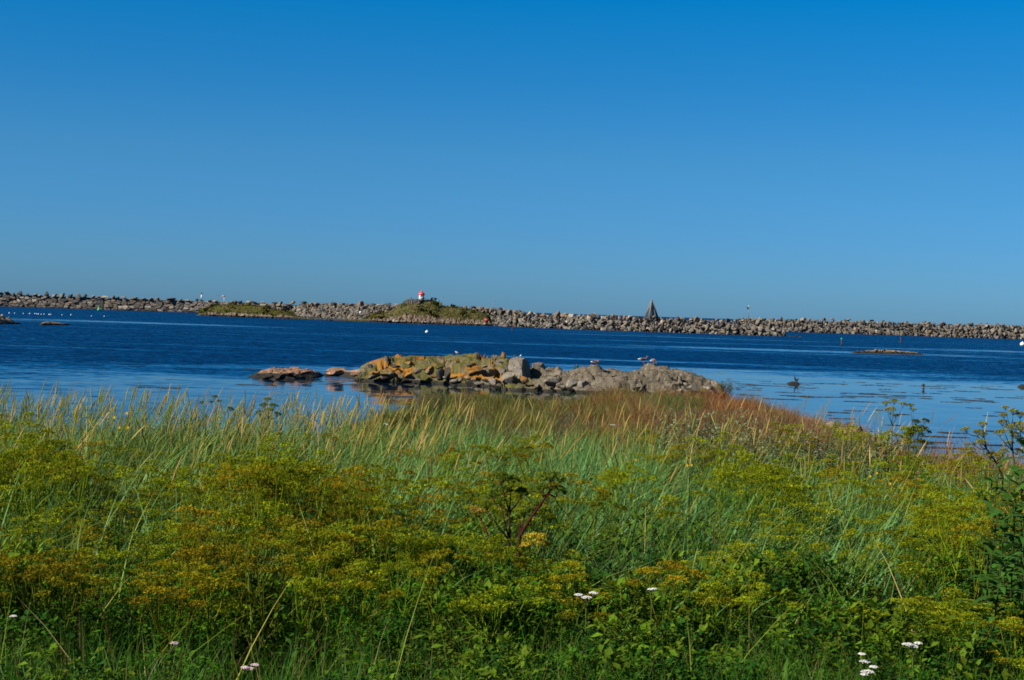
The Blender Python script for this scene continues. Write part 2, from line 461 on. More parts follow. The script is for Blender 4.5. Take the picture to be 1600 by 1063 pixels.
def core_mesh(name, tab, setback=1.6):
    pts = line_pts(tab, 6.0)
    V = []
    for x, y, h, tx, ty in pts:
        nx, ny = -ty, tx        # away from camera
        hh = max(0.1, h - 0.9)
        for off, z in ((setback, -1.5), (setback + hh * 1.05, hh), (setback + hh * 1.05 + 6, hh), (setback + hh * 2.3 + 7, -1.5)):
            V.append((x + nx * off, y + ny * off, z))
    F = []
    for i in range(len(pts) - 1):
        for j in range(3):
            a = i * 4 + j; F.append((a, a + 4, a + 5, a + 1))
    n = len(V)
    F.append((0, 1, 2, 3)); F.append((n - 1, n - 2, n - 3, n - 4))
    return make_mesh(name, V, np.array(F), None, TONES['grey'])
mainwall = empty('breakwater', (bx(800, 600), 600, 0)); tag(mainwall, 'long grey rubble breakwater with a masonry face, running behind the lighthouse headland', 'breakwater')
c1 = link('rubble_core', core_mesh('rubble_core', BWA)); c1.parent = mainwall; c1.location = -mainwall.location
farwall = empty('breakwater', (bx(1450, 800), 800, 0)); tag(farwall, 'farther rubble breakwater arm reaching the right edge of the photo', 'breakwater')
c2 = link('rubble_core', core_mesh('rubble_core', BWC)); c2.parent = farwall; c2.location = -farwall.location

# masonry face, left third of the wall: courses of fitted blocks (one surface)
def masonry():
    pts = line_pts(BWA[:4], 1.0)
    xs = np.array([p[0] for p in pts]); ys = np.array([p[1] for p in pts]); hs = np.array([p[2] for p in pts])
    u = np.arange(xs[0], bx(452, 799), 0.22); v = np.arange(-0.8, 7.4, 0.16)
    U, Vv = np.meshgrid(u, v)
    H = np.interp(U, xs, hs) + .25 * (vnoise(U * .25, U * 0, 3) - .5)
    Zc = np.minimum(Vv, H)
    wob = .35 * (fbm(U * .12, Vv * .3, 12) - .5)
    a, b_ = (U / 2.9 + .5 * wob), (Vv / 1.45 + wob)
    row_shift = _h(np.floor(b_), np.floor(b_) * 0, 7) * 3
    fh, cr = facet(a + row_shift * 0, b_, 19, .8)
    ix, iy = np.floor(a), np.floor(b_)
    best = np.full(U.shape, 1e9); cid = np.zeros(U.shape)
    for dx in (-1, 0, 1):
        for dy in (-1, 0, 1):
            cx, cy = ix + dx, iy + dy
            d = np.hypot(a - cx - _h(cx, cy, 19), b_ - cy - _h(cx, cy, 24)); mk = d < best
            best = np.where(mk, d, best); cid = np.where(mk, _h(cx, cy, 99), cid)
    out = (fh - .5) * .9 + .12 * (fbm(U * 1.7, Vv * 1.7, 31) - .5) - .75 * (1 - sstep(.02, .12, cr))
    ragged = sstep(bx(400, 805), bx(452, 799), U); out = out * (1 + 1.4 * ragged)
    Y = np.interp(U, xs, ys) + 1.0 + Zc * .24 - out + 2.5 * (Vv > H)
    pal = np.array([(0.105, 0.09, 0.078), (0.12, 0.102, 0.088), (0.085, 0.074, 0.068), (0.135, 0.118, 0.10), (0.15, 0.122, 0.092), (0.12, 0.10, 0.08), (.23, .20, .165), (.095, .085, .08)])
    C = pal[np.minimum((cid * 8).astype(int), 7)] * (.85 + .3 * ((cid * 77) % 1))[..., None]
    C = np.where((Vv < .35)[..., None], C * np.array([.6, .55, .45]), C)
    ny, nx = U.shape; V_ = np.stack([U, Y, Zc], -1).reshape(-1, 3)
    i = np.arange(nx - 1)[None, :] + np.arange(ny - 1)[:, None] * nx
    F_ = np.concatenate([np.stack([i, i + 1, i + nx + 1], -1).reshape(-1, 3), np.stack([i, i + nx + 1, i + nx], -1).reshape(-1, 3)])
    mb = MB(); mb.add(V_, F_, C.reshape(-1, 3))
    m, n, l, b = mat('masonry_stone')
    a = n.new('ShaderNodeAttribute'); a.attribute_name = 'Col'
    no = n.new('ShaderNodeTexNoise'); no.inputs['Scale'].default_value = 1.3; no.inputs['Detail'].default_value = 7; no.inputs['Roughness'].default_value = .7
    g = n.new('ShaderNodeNewGeometry'); l.new(g.outputs['Position'], no.inputs['Vector'])
    mr = n.new('ShaderNodeMapRange'); mr.inputs[1].default_value = .3; mr.inputs[2].default_value = .7; mr.inputs[3].default_value = .6; mr.inputs[4].default_value = 1.35; l.new(no.outputs['Fac'], mr.inputs[0])
    vs = n.new('ShaderNodeVectorMath'); vs.operation = 'SCALE'; l.new(a.outputs['Color'], vs.inputs[0]); l.new(mr.outputs[0], vs.inputs['Scale'])
    l.new(vs.outputs[0], b.inputs['Base Color']); b.inputs['Roughness'].default_value = .9; b.inputs['Specular IOR Level'].default_value = .2
    o = mb.build('masonry_face', m, mainwall, False); o.location = -mainwall.location
    return o
masonry()

# boulders: candidates on both arms
BM = {t: [] for t in TONES}
base_arr = [boulder_arrays(2, 100 + i, planes=8, squash=(1, .9, random.uniform(.6, .95)), rough=.05, lo=.28, hi=.60) for i in range(12)]
for t, m in TONES.items():
    for V, F in base_arr:
        me = make_mesh('boulder', V, F, None, m, False); BM[t].append(me)
def sector(px, far):
    if far: return 'far right arm of the breakwater' if px > 1420 else 'far arm of the breakwater beyond the tip'
    if px < 160: return 'breakwater at the left edge'
    if px < 330: return 'breakwater left of the small grassy headland'
    if px < 450: return 'breakwater behind the small grassy headland'
    if px < 640: return 'breakwater just left of the lighthouse'
    if px < 800: return 'breakwater just right of the lighthouse'
    if px < 1000: return 'breakwater left of the pyramid beacon'
    if px < 1110: return 'breakwater around the pyramid beacon'
    return 'breakwater near its right tip'
cand = []
rg = np.random.default_rng(21)
def scatter(tab, far, p0=-1e9, p1=1e9, spacing=2.0):
    pts = line_pts(tab, spacing)
    for x, y, h, tx, ty in pts:
        px = 800 + x * math.cos(ROLL) / y * FPX
        if px < p0 or px > p1: continue
        rows = max(1, int(round(h / 0.95)))
        for r in range(rows + 1):
            t = (r + rg.uniform(-.3, .3)) / rows
            t = min(max(t, 0), 1.0)
            s = rg.choice([0.65, 0.9, 1.2, 1.55, 2.05], p=[.2, .25, .27, .18, .1]) * .84 * (1.12 if far else 1.0)
            off = t * h * 1.05 + rg.uniform(-.3, .3) + .6; jx = rg.uniform(-.8, .8)
            place = 'waterline' if r == 0 else ('crest' if r >= rows else 'slope')
            cand.append([x - ty * off + tx * jx, y + tx * off + ty * jx, t * h * 0.97 + rg.uniform(-.25, .2), s, px, far, place])
        # second row on the crest
        cand.append([x - ty * (h * 1.05 + 2.6), y + tx * (h * 1.05 + 2.6), h + rg.uniform(-.9, .1), rg.uniform(1.0, 1.6), px, far, 'crest'])
scatter(BWA, False, 446, 1300, 1.35)
scatter(BWC, True, 1150, 1900, 1.55)
# standing stones set out along the crest, as the skyline shows them: column, width, height in px
crest = [(-4, 12, 8), (8, 9, 9), (17, 9, 6), (28, 10, 8), (40, 8, 4), (53, 9, 6), (60, 7, 4), (69.5, 8, 9), (82, 9, 6), (94, 9, 9), (108, 11, 9), (119, 10, 10), (129, 9, 8), (142, 9, 5), (152, 8, 4), (162, 13, 7), (174, 7, 8),
         (182, 8, 5), (192, 12, 6), (209, 16, 5), (222, 8, 4), (233, 8, 5), (243, 7, 5), (266, 17, 6), (280, 9, 5), (290, 8, 4), (304, 6, 8), (314, 9, 4), (326, 8, 4), (334, 8, 4), (359, 7, 4), (365, 8, 5), (374, 10, 6), (385, 9, 6), (396, 12, 4),
         (410, 8, 5), (425, 10, 5), (436, 7, 6), (452, 12, 6), (469, 10, 8), (480, 9, 4), (490, 7, 5), (503, 10, 4), (517, 10, 4), (530, 9, 6), (544, 9, 4), (559, 9, 7), (577, 12, 6), (590, 9, 4), (604, 12, 6), (618, 10, 5),
         (694, 10, 5), (706, 11, 5), (724, 9, 6), (736, 10, 7), (748, 11, 7), (757, 10, 6), (766, 9, 6),
         (784, 10, 6), (794, 9, 7), (806, 9, 8), (817, 7, 5), (826, 8, 6), (848, 9, 5), (868, 9, 7), (880, 8, 5), (893, 8, 6), (904, 8, 4), (925, 14, 6), (934, 7, 6), (948, 7, 4), (960, 8, 8), (970, 6, 7), (984, 6, 6), (992, 6, 5), (1000, 6, 5),
         (1020, 16, 9), (1035, 7, 6), (1050, 7, 5), (1060, 8, 6), (1070, 7, 6), (1080, 6, 7), (1088, 9, 8), (1102, 6, 6), (1108, 6, 4), (1121, 6, 8), (1130, 8, 6), (1138, 7, 5), (1150, 8, 6), (1162, 9, 4), (1180, 8, 4), (1188, 9, 6), (1200, 8, 5), (1208, 8, 4)]
for px, wpx, hpx in crest:
    d = float(np.interp(px, BWA[:, 0], BWA[:, 1])); h = float(np.interp(px, BWA[:, 0], BWA[:, 2]))
    s = d / FPX
    setb = 2.5 if px < 446 else h * 1.05 + 1.0
    hz = hpx * s * (0.74 if px < 446 else 0.95)
    cand.append([bx(px, d) + 0, d + setb, h + hz * 0.30, (wpx * s * 0.60, 1.4, hz), px, False, 'crest_stone'])
for px in (1258, 1290, 1302, 1330, 1352, 1366, 1385, 1420, 1452, 1477, 1503, 1520, 1548, 1572, 1590):
    d = 800; cand.append([bx(px, d), d + 8, 6.9 + rg.uniform(-.2, .5), (1.2 + rg.uniform(0, .6), 1.2, 1.2), px, True, 'crest'])
def cshow(c):
    s = c[3][0] if isinstance(c[3], tuple) else c[3]
    if c[6] == 'crest_stone': return 1e3 + s
    vis = 1.0 if -5 <= c[4] <= 1605 else 0
    if not c[5] and 300 < c[4] < 772 and c[2] < 5.0: vis = 0.02
    return s / c[1] * vis * (1.25 if c[6] == 'crest' else 1.0)
cand.sort(key=cshow, reverse=True)
loose = MB()
tone_cols = {}
for i, (x, y, z, s, px, far, place) in enumerate(cand):
    tone = str(rg.choice(['pale', 'grey', 'tan', 'dark'], p=[.13, .60, .12, .15] if px > 700 else [.12, .5, .2, .18]))
    if place == 'crest_stone': tone = str(rg.choice(['pale', 'grey', 'tan', 'dark'], p=[.2, .32, .26, .22]))
    if place == 'crest_stone' and abs(px - 1020) < 1: tone = 'pale'
    rot = (rg.uniform(0, 6.28), rg.uniform(0, 6.28), rg.uniform(0, 6.28))
    if isinstance(s, tuple):
        scl = s; rot = (rg.uniform(-.25, .25), rg.uniform(-.3, .3), rg.uniform(-.5, .5))
    else: scl = (s * rg.uniform(.9, 1.35), s * rg.uniform(.75, 1.05), s * rg.uniform(.6, 1.05))
    if i < 300:
        me = BM[tone][int(rg.integers(12))]
        o = link('boulder', me, (x, y, z), rot, scl)
        pl = {'crest_stone': 'standing on the crest of the', 'crest': 'on top of the', 'slope': 'on the slope of the', 'waterline': 'at the foot of the'}[place]
        tag(o, f"{ {'pale':'pale cream','grey':'grey','tan':'warm tan','dark':'dark'}[tone]} boulder {pl} {sector(px, far)}", 'boulder', 'boulders of the breakwater')
    else:
        V, F = base_arr[int(rg.integers(12))]
        Mx = np.array(Matrix.LocRotScale(Vector((x, y, z)), __import__('mathutils').Euler(rot), Vector(scl)))
        q = V @ Mx[:3, :3].T + Mx[:3, 3]
        c = {'pale': (.23, .20, .16), 'grey': (.12, .11, .096), 'tan': (.175, .13, .085), 'dark': (.04, .038, .035)}[tone]
        loose.add(q, F, np.array(c) * rg.uniform(.8, 1.2))
MASON = bpy.data.materials['masonry_stone']
o = loose.build('rubble', MASON); tag(o, 'countless smaller grey and tan stones filling the two breakwater arms', 'rubble', kind='stuff')

# ================================================================== HEADLAND (green knoll under the lighthouse, low green spit left of it)
def headland_mat():
    m = rock_mat('headland_rock_and_turf', (0.13, 0.095, 0.07), (0.17, 0.125, 0.09), (0.065, 0.05, 0.035), 0.35, wet=1.0, obj_coords=False)
    n, l = m.node_tree.nodes, m.node_tree.links; b = n['Principled BSDF']
    src = b.inputs['Base Color'].links[0].from_socket
    a = n.new('ShaderNodeAttribute'); a.attribute_name = 'Col'
    no = n.new('ShaderNodeTexNoise'); no.inputs['Scale'].default_value = 0.55; no.inputs['Detail'].default_value = 8; no.inputs['Roughness'].default_value = .7
    g = n.new('ShaderNodeNewGeometry'); l.new(g.outputs['Position'], no.inputs['Vector'])
    cr = n.new('ShaderNodeValToRGB'); E_ = cr.color_ramp.elements
    E_[0].position = .34; E_[0].color = (0.035, 0.042, 0.007, 1); E_[1].position = .68; E_[1].color = (0.11, 0.07, 0.018, 1)
    k = E_.new(.5); k.color = (0.062, 0.062, 0.010, 1)
    l.new(no.outputs['Fac'], cr.inputs[0])
    ad = n.new('ShaderNodeMath'); ad.operation = 'ADD'; l.new(a.outputs['Fac'], ad.inputs[0])
    no2 = n.new('ShaderNodeTexNoise'); no2.inputs['Scale'].default_value = 0.9; no2.inputs['Detail'].default_value = 6; l.new(g.outputs['Position'], no2.inputs['Vector']); l.new(no2.outputs['Fac'], ad.inputs[1])
    t = n.new('ShaderNodeMapRange'); t.interpolation_type = 'SMOOTHSTEP'; t.inputs[1].default_value = .92; t.inputs[2].default_value = 1.08; l.new(ad.outputs[0], t.inputs[0])
    mx = n.new('ShaderNodeMix'); mx.data_type = 'RGBA'; l.new(t.outputs[0], mx.inputs[0]); l.new(src, mx.inputs[6]); l.new(cr.outputs[0], mx.inputs[7])
    l.new(mx.outputs[2], b.inputs['Base Color'])
    return m
M_HEAD = headland_mat()
def knoll(name, prof, dfun, depth_up, depth, rockfrac, seed, greenbias=0.0):
    pxs = np.arange(prof[0][0] - 3, prof[-1][0] + 3, 0.8)
    zs = np.interp(pxs, [p[0] for p in prof], [p[1] for p in prof])
    ts = np.concatenate([np.linspace(-0.06, 0.25, 26), np.linspace(0.27, 1.0, 34)])
    P, T = np.meshgrid(pxs, ts); Z0 = np.tile(zs, (len(ts), 1))
    D = dfun(P) + T * depth
    X = (P - 800) / FPX * D
    up = depth_up / depth
    s1 = np.clip(T / 0.10, -1, 1)                      # cliff
    front = rockfrac * sstep(0, 0.10, T) + (1 - rockfrac) * sstep(0.08, up, T)
    back = 1 - sstep(up, 1.0, T)
    prof_ = np.where(T < up, front, back)
    Z = Z0 * prof_ - 1.0 * (T < 0) - 0.5 * (T >= 0.99)
    fh, cr = facet(X * 0.45, D * 0.6 + Z * 0.35, seed, 0.8)
    fh2, cr2 = facet(X * 1.1, D * 1.2 + Z * .6, seed + 3, 0.8)
    rockw = np.where(prof_ < rockfrac + 0.1, 1.0, 0.15)
    Z = Z + (Z0 > 0.3) * rockw * ((fh - .5) * 1.3 + (fh2 - .5) * .55 - 0.6 * (cr < 0.10)) * sstep(0.3, 3, Z0) * (T > -0.01)
    D2 = D + (fh - .5) * 1.6 * rockw
    X = (P - 800) / FPX * D2
    Z = Z + 0.25 * (fbm(X * .3, D * .3, seed) - .5)
    o = link(name, grid_mesh(name, X, D2, Z, M_HEAD, False))
    me = o.data; a = me.color_attributes.new('Col', 'FLOAT_COLOR', 'POINT')
    gz = (sstep(rockfrac - 0.12, rockfrac + 0.18, prof_) * 0.6 + greenbias)
    gz = np.where(T > up, .6, gz)
    cc = np.ones((gz.size, 4), np.float32); cc[:, :3] = gz.reshape(-1, 1); a.data.foreach_set('color', cc.ravel())
    tag(o, kind='structure')
    return o
KNOLL = [(556, 0.3), (570, 1.2), (582, 2.6), (590, 3.4), (602, 4.0), (613, 5.2), (622, 7.0), (630, 8.2), (636, 8.7), (656, 9.3), (668, 9.6), (674, 9.3), (680, 8.6), (686, 7.5), (692, 7.2), (706, 7.2), (720, 7.0), (727, 5.9), (738, 5.6), (750, 5.2), (760, 4.2), (765, 2.2), (771, 0.5), (774, 0)]
h1 = knoll('lighthouse_headland', KNOLL, lambda p: 602 + (p - 600) * 0.03, 17, 42, 0.25, 3)
SPIT = [(307, 0), (312, 1.2), (320, 2.6), (330, 3.9), (340, 4.7), (360, 4.9), (386, 5.0), (412, 4.7), (420, 4.2), (426, 3.6), (444, 3.1), (455, 2.0), (465, 1.0), (480, 0.6), (520, 0.6), (560, 0.8), (590, 0.7), (600, 0)]
h2 = knoll('low_green_headland', SPIT, lambda p: 648 - (p - 310) * 0.13, 13, 26, 0.20, 8, 0.08)
def scrub(hs):
    rs = np.random.default_rng(31); mb = MB()
    for h in hs:
        me = h.data; V = np.empty(len(me.vertices) * 3, np.float32); me.vertices.foreach_get('co', V); V = V.reshape(-1, 3)
        g = np.empty(len(V) * 4, np.float32); me.color_attributes['Col'].data.foreach_get('color', g); g = g.reshape(-1, 4)[:, 0]
        ok = np.where((g > .42) & (V[:, 2] > 1.0))[0]; n = 7000
        k = rs.choice(ok, n); c = V[k] + rs.normal(size=(n, 3)) * np.array([.35, .35, .12])
        pat = fbm(c[:, 0] * .25, c[:, 1] * .25, 5, 3)
        sz = rs.uniform(.16, .46, n) * (.6 + 1.3 * sstep(.45, .6, pat))
        T = c[:, None, :] + rs.normal(size=(n, 3, 3)) * sz[:, None, None] * np.array([1, 1, .9]); T[..., 2] += sz[:, None] * .4
        pal = np.array([(.035, .052, .008), (.06, .068, .010), (.09, .075, .014), (.018, .028, .006), (.10, .06, .025)])
        C = pal[rs.choice(5, n, p=[.3, .28, .16, .2, .06])] * rs.uniform(.7, 1.25, (n, 1))
        mb.add(T.reshape(-1, 3), np.arange(n * 3).reshape(-1, 3), np.repeat(C, 3, 0))
    m, n_, l, b = mat('coastal_scrub'); a = n_.new('ShaderNodeAttribute'); a.attribute_name = 'Col'; l.new(a.outputs['Color'], b.inputs['Base Color']); b.inputs['Roughness'].default_value = .8; b.inputs['Specular IOR Level'].default_value = .1
    o = mb.build('coastal_scrub', m); tag(o, 'low olive-green scrub and turf covering the two headlands', 'scrub', kind='stuff')
scrub((h1, h2))

# foot-of-knoll stones
rg2 = np.random.default_rng(77)
def foot_stones(px0, px1, n, dfun, smin, smax, label, group, tones=('grey', 'tan', 'pale')):
    for i in range(n):
        px = px0 + (px1 - px0) * (i + rg2.uniform(.2, .8)) / n
        d = dfun(px) - rg2.uniform(-1.5, .8); s = rg2.uniform(smin, smax)
        t = tones[int(rg2.integers(len(tones)))]
        o = link('shore_stone', BM[t][int(rg2.integers(12))], (bx(px, d), d, s * .25), tuple(rg2.uniform(0, 6.28, 3)), (s * rg2.uniform(1, 1.4), s, s * rg2.uniform(.7, 1)))
        tag(o, label.format({'pale': 'pale', 'grey': 'grey', 'tan': 'tan', 'dark': 'dark'}[t]), 'rock', group)
foot_stones(596, 770, 34, lambda p: 601, .6, 1.35, '{} stone at the waterline below the lighthouse headland', 'stones at the foot of the lighthouse headland')
foot_stones(314, 425, 16, lambda p: 647 - (p - 310) * .13, .6, 1.3, '{} stone at the waterline of the small grassy headland', 'stones at the foot of the small headland', ('tan', 'pale', 'tan'))
foot_stones(428, 596, 40, lambda p: 636 - (p - 400) * .17, .3, .75, '{} pebble-like stone on the low bar between the two headlands', 'stones of the low bar', ('tan', 'grey', 'pale'))
foot_stones(1228, 1252, 7, lambda p: 560, .3, .6, '{} low rock awash off the right tip of the breakwater', 'rocks awash off the tip', ('dark', 'dark', 'grey'))

# ================================================================== LIGHTHOUSE AND MARKS
M_WHITE = paint('white_paint', (0.80, 0.80, 0.78), .45)
M_RED = paint('red_paint', (0.72, 0.06, 0.05), .4)
M_BLACK = paint('black_metal', (0.02, 0.02, 0.025), .5)
M_GREYMETAL = paint('galvanised_metal', (0.16, 0.18, 0.20), .5)
M_GLASS = paint('lantern_glass', (0.10, 0.13, 0.15), .1)
M_GREEN = paint('green_paint', (0.01, 0.36, 0.13), .45)
M_WOOD = paint('weathered_boards', (0.16, 0.16, 0.155), .85)
M_RUST = paint('rusty_iron', (0.10, 0.035, 0.02), .8)
M_ORANGE = paint('orange_plastic', (0.30, 0.05, 0.02), .6)
M_CONC = paint('old_concrete', (0.15, 0.13, 0.115), .9)

def lighthouse():
    d = 619.0
    b = at(658.5, 466.4, d); b.z = 9.25
    root = empty('lighthouse', b)
    tag(root, 'small white lighthouse with a red conical roof on top of the green headland', 'lighthouse')
    ph = R(22)
    MB().lathe([(0, 0), (1.30, 0), (1.30, .22), (0, .22)], 8, c=(0, 0, 0), phase=ph).build('plinth', M_CONC, root)
    MB().lathe([(0, .2), (1.10, .2), (1.08, 2.25), (0, 2.25)], 8, phase=ph).build('tower', M_WHITE, root)
    MB().lathe([(1.12, 2.15), (1.32, 2.18), (1.32, 2.32), (1.12, 2.34)], 8, phase=ph).build('eave', M_RED, root)
    rf = MB().lathe([(0, 2.27), (1.36, 2.28), (1.40, 2.42), (0.98, 3.0), (0.52, 3.45), (0.24, 3.62), (0.24, 3.82), (0, 3.82)], 16, phase=ph).build('roof', M_RED, root)
    MB().lathe([(0.0, 3.8), (.30, 3.8), (.26, 3.98), (.05, 4.14), (.03, 4.45), (0, 4.45)], 10).build('ventilator', M_RED, rf)
    dr = MB().box((.62, -.93, .95), (.62, .08, 1.45), rot=Matrix.Rotation(R(22 + 12), 4, 'Z')).build('door', M_GREYMETAL, root)
    MB().lathe([(1.085, 1.55), (1.115, 1.55), (1.115, 2.12), (1.085, 2.12)], 8, phase=ph).build('window_band', M_WHITE, root)
    win = MB(); 
    win.box((-.45, -1.0, 1.7), (.5, .06, .45), rot=Matrix.Rotation(R(-20), 4, 'Z')); win.build('window', paint('pale_pane', (.55, .58, .6), .2), root)
    rail = MB()
    for k in range(9):
        an = R(-10 - 20 * k * .9) + 0; rail.tube([(1.9 * math.cos(R(-70 + 18 * k)) , 1.9 * math.sin(R(-70 + 18 * k)), -.3), (1.9 * math.cos(R(-70 + 18 * k)), 1.9 * math.sin(R(-70 + 18 * k)), .95)], .03, 5)
    rail.tube([(1.9 * math.cos(R(-70 + 18 * k)), 1.9 * math.sin(R(-70 + 18 * k)), .95) for k in range(9)], .03, 5)
    rail.build('railing', M_BLACK, root)
lighthouse()
def wall_piece():
    d = 617
    root = MB()
    a = at(634.5, 466, d); b_ = at(655, 466.4, d)
    L = (b_ - a).length; rgw = np.random.default_rng(3)
    x = 0
    while x < L:
        wd = rgw.uniform(.5, 1.0)
        for r in range(4):
            root.box((x + wd / 2 - (L / 2), rgw.uniform(-.05, .05), -.9 + r * .5), (wd - .04, .9, .47), (.2, .18, .16))
        x += wd
    root.box((0, .1, 0.93 - 0.0), (L + .3, 1.0, .16), (.2, .2, .2))
    o = root.build('stone_wall', M_CONC); o.location = ((a.x + b_.x) / 2, d, 8.75)
    tag(o, 'low grey stone retaining wall left of the white lighthouse', 'wall')
wall_piece()
def lamp_post(px, ytop, ybase, d, label, head='arm'):
    t = at(px, ytop, d); b = at(px, ybase, d); h = t.z - b.z
    root = empty('lamp_post', (b.x, d, b.z - .6)); h += .6
    tag(root, label, 'lamp post', 'lamp posts on the breakwater')
    MB().tube([(0, 0, 0), (0, 0, h * .5), (0, 0, h)], [.14, .11, .08], 8).build('pole', M_GREYMETAL, root)
    MB().lathe([(0, 0), (.28, 0), (.28, .3), (.15, .4), (0, .4)], 10).build('base', M_CONC, root)
    if head == 'arm':
        MB().tube([(0, 0, h - .05), (.25, 0, h + .1), (.75, 0, h + .12)], .06, 6).build('arm', M_GREYMETAL, root)
        MB().box((.75, 0, h + .06), (.6, .26, .16)).build('lamp_head', M_GREYMETAL, root)
    elif head == 'tee':
        MB().box((0, 0, h), (1.5, .12, .14)).build('arm', M_GREYMETAL, root)
        for s in (-1, 1): MB().box((s * .65, 0, h - .05), (.4, .3, .22)).build('lamp_head', M_BLACK, root)
    else:
        MB().lathe([(0, 0), (.22, .02), (.26, .3), (.16, .45), (0, .5)], 12, c=(0, 0, h)).build('lamp_head', M_WHITE, root)
        MB().box((-.42, 0, h - .25), (.42, .4, 1.0)).build('signal_panel', M_BLACK, root)
    return root
lamp_post(340.3, 461.6, 473, 826, 'dark lamp post with a short crossbar on the breakwater behind the small headland', 'tee')
lamp_post(689.5, 464.6, 476.5, 640, 'thin dark lamp post on the skyline right of the lighthouse', 'arm')
lamp_post(770.3, 471.5, 488, 606, 'dark lamp post on the breakwater where the green headland ends', 'arm')
lamp_post(1169.2, 480, 499, 576, 'lamp post with white lantern and dark panel near the breakwater tip', 'lantern')
def small_light(px, ytop, ybase, d):
    t = at(px, ytop, d); b = at(px, ybase, d); h = t.z - b.z + .6
    root = empty('beacon_light', (b.x, d, b.z - .6)); tag(root, 'small white post with dark lantern among the crest stones left of the tee lamp post', 'beacon')
    MB().lathe([(0, 0), (.45, 0), (.38, h * .35), (.22, h * .75), (0, h * .75)], 10).build('post', M_WHITE, root)
    MB().lathe([(0, h * .72), (.30, h * .72), (.34, h), (.1, h + .3), (0, h + .3)], 10).build('lantern', M_BLACK, root)
small_light(315, 458, 465, 826)
def red_sign():
    d = 826; b = at(350, 474, d); t = at(350, 462, d); h = t.z - b.z
    root = empty('signpost', (b.x, d, b.z)); tag(root, 'faded red and white signpost right of the tee lamp post', 'sign')
    MB().tube([(0, 0, -.3), (0, 0, h)], .12, 6).build('pole', M_WHITE, root)
    MB().box((-.35, -.12, h - .4), (1.5, .1, .8)).build('sign_board', paint('faded_red', (.5, .22, .2), .6), root)
red_sign()
# wooden pyramid beacon
def pyramid():
    d = 578.0
    ap = at(1018.6, 467.8, d); base = at(1018.6, 495.5, d); H = ap.z - base.z + .9; z0 = base.z - .9
    W = 2.15
    root = empty('pyramid_beacon', (ap.x, d, z0), R(27))
    tag(root, 'tall open pyramid beacon of weathered grey boards on the breakwater crest', 'beacon')
    C = [(-W, -W), (W, -W), (W, W), (-W, W)]
    for c in C:
        MB().tube([(c[0], c[1], 0), (c[0] * .02, c[1] * .02, H)], [.13, .10], 6).build('leg', M_WOOD, root)
    mb = MB()
    for i in range(4):
        a, b = C[i], C[(i + 1) % 4]
        # boards run parallel with the legs, leaving a narrow opening low in the middle
        nb = 11
        for k in range(nb):
            t = (k + .5) / nb
            gap = abs(t - .5) < .13
            p0 = Vector((a[0] + (b[0] - a[0]) * t, a[1] + (b[1] - a[1]) * t, 0.1))
            top = Vector((a[0] * .03 + (b[0] - a[0]) * .03 * t, a[1] * .03 + (b[1] - a[1]) * .03 * t, H * .98))
            if gap: p0 = p0.lerp(top, .52)
            mb.tube([p0, top], [.13, .05], 4)
        for z in (.1, .45, .72):
            q = 1 - z
            mb.tube([(a[0] * q, a[1] * q, H * z), (b[0] * q, b[1] * q, H * z)], .08, 4)
    mb.build('boarding', M_WOOD, root)
pyramid()
# channel poles in the water
def channel_pole(px, yt, yb, label, top=None):
    b = on_water(px, yb); t = at(px, yt, b.y); h = t.z
    root = empty('channel_marker', (b.x, b.y, 0)); tag(root, label, 'marker', 'marker poles standing in the bay')
    MB().tube([(0, 0, -1), (0, 0, h * .6), (.02, 0, h)], [.17, .15, .12], 8).build('pole', M_RUST, root)
    if top: MB().lathe([(0, h - .25), (.24, h - .25), (.2, h + .15), (0, h + .2)], 10).build('top_mark', top, root)
    MB().lathe([(.2, .15), (.25, .2), (.25, .45), (.2, .5)], 8).build('collar', M_BLACK, root)
channel_pole(800.6, 505.5, 518, 'rust-red marker pole in the water right below the breakwater, middle of the bay')
channel_pole(1314.8, 529.5, 540.5, 'marker pole with a green top standing in open water on the right', M_GREEN)
channel_pole(1407, 527.5, 537.5, 'slim dark marker pole above the flat skerry on the right')
# green buoy
def buoy_green():
    b = on_water(154.6, 485.4); s = b.y / FPX; h = 9.2 * s
    root = empty('buoy', (b.x, b.y, 0)); tag(root, 'bright green conical navigation buoy in front of the left breakwater', 'buoy')
    MB().lathe([(0, -.3), (.9, -.2), (.95, .5), (.7, .75), (0, .8)], 16).build('float', M_GREEN, root)
    MB().lathe([(.5, .7), (.42, .9), (.16, h * .75), (.14, h * .8), (0, h * .8)], 12).build('tower', M_GREEN, root)
    MB().lathe([(0, h * .78), (.3, h * .78), (0, h + .1)], 10).build('top_mark', M_GREEN, root)
buoy_green()
def ball(px, py, r, name, label, m, cat='float', group=None, squash=.9):
    b = on_water(px, py)
    o = MB().lathe([(0.001, -r * squash)] + [(r * math.sin(a), -r * squash * math.cos(a)) for a in np.linspace(.3, 2.85, 8)] + [(0.001, r * squash)], 12).build(name, m, smooth=True)
    o.location = (b.x, b.y, r * .35); tag(o, label, cat, group)
    MB().lathe([(0.02, 0), (r * .2, 0), (r * .16, r * .3), (.01, r * .34)], 8, c=(0, 0, r * squash * .95)).build('eye', m, o)
    return o
row = [(14.5, 490), (23, 490), (36.5, 490.6), (46.5, 490.8), (54.5, 490.6), (57, 491), (60, 491.5), (64.5, 491.8), (69, 491.5), (77, 492.2), (79.5, 492), (97, 492.6), (111, 492.8), (143, 494.4), (163, 494.8)]
for i, (px, py) in enumerate(row):
    lab = 'small white float in the strung-out row between the left skerries and the breakwater'
    if i == 0: lab = 'white float at the left end of the row, above the left-edge skerry'
    if i == len(row) - 1: lab = 'white float at the right end of the row, below the green buoy'
    ball(px, py, .19 if i % 3 else .24, 'net_float', lab, M_WHITE, 'float', 'white net floats in a row')
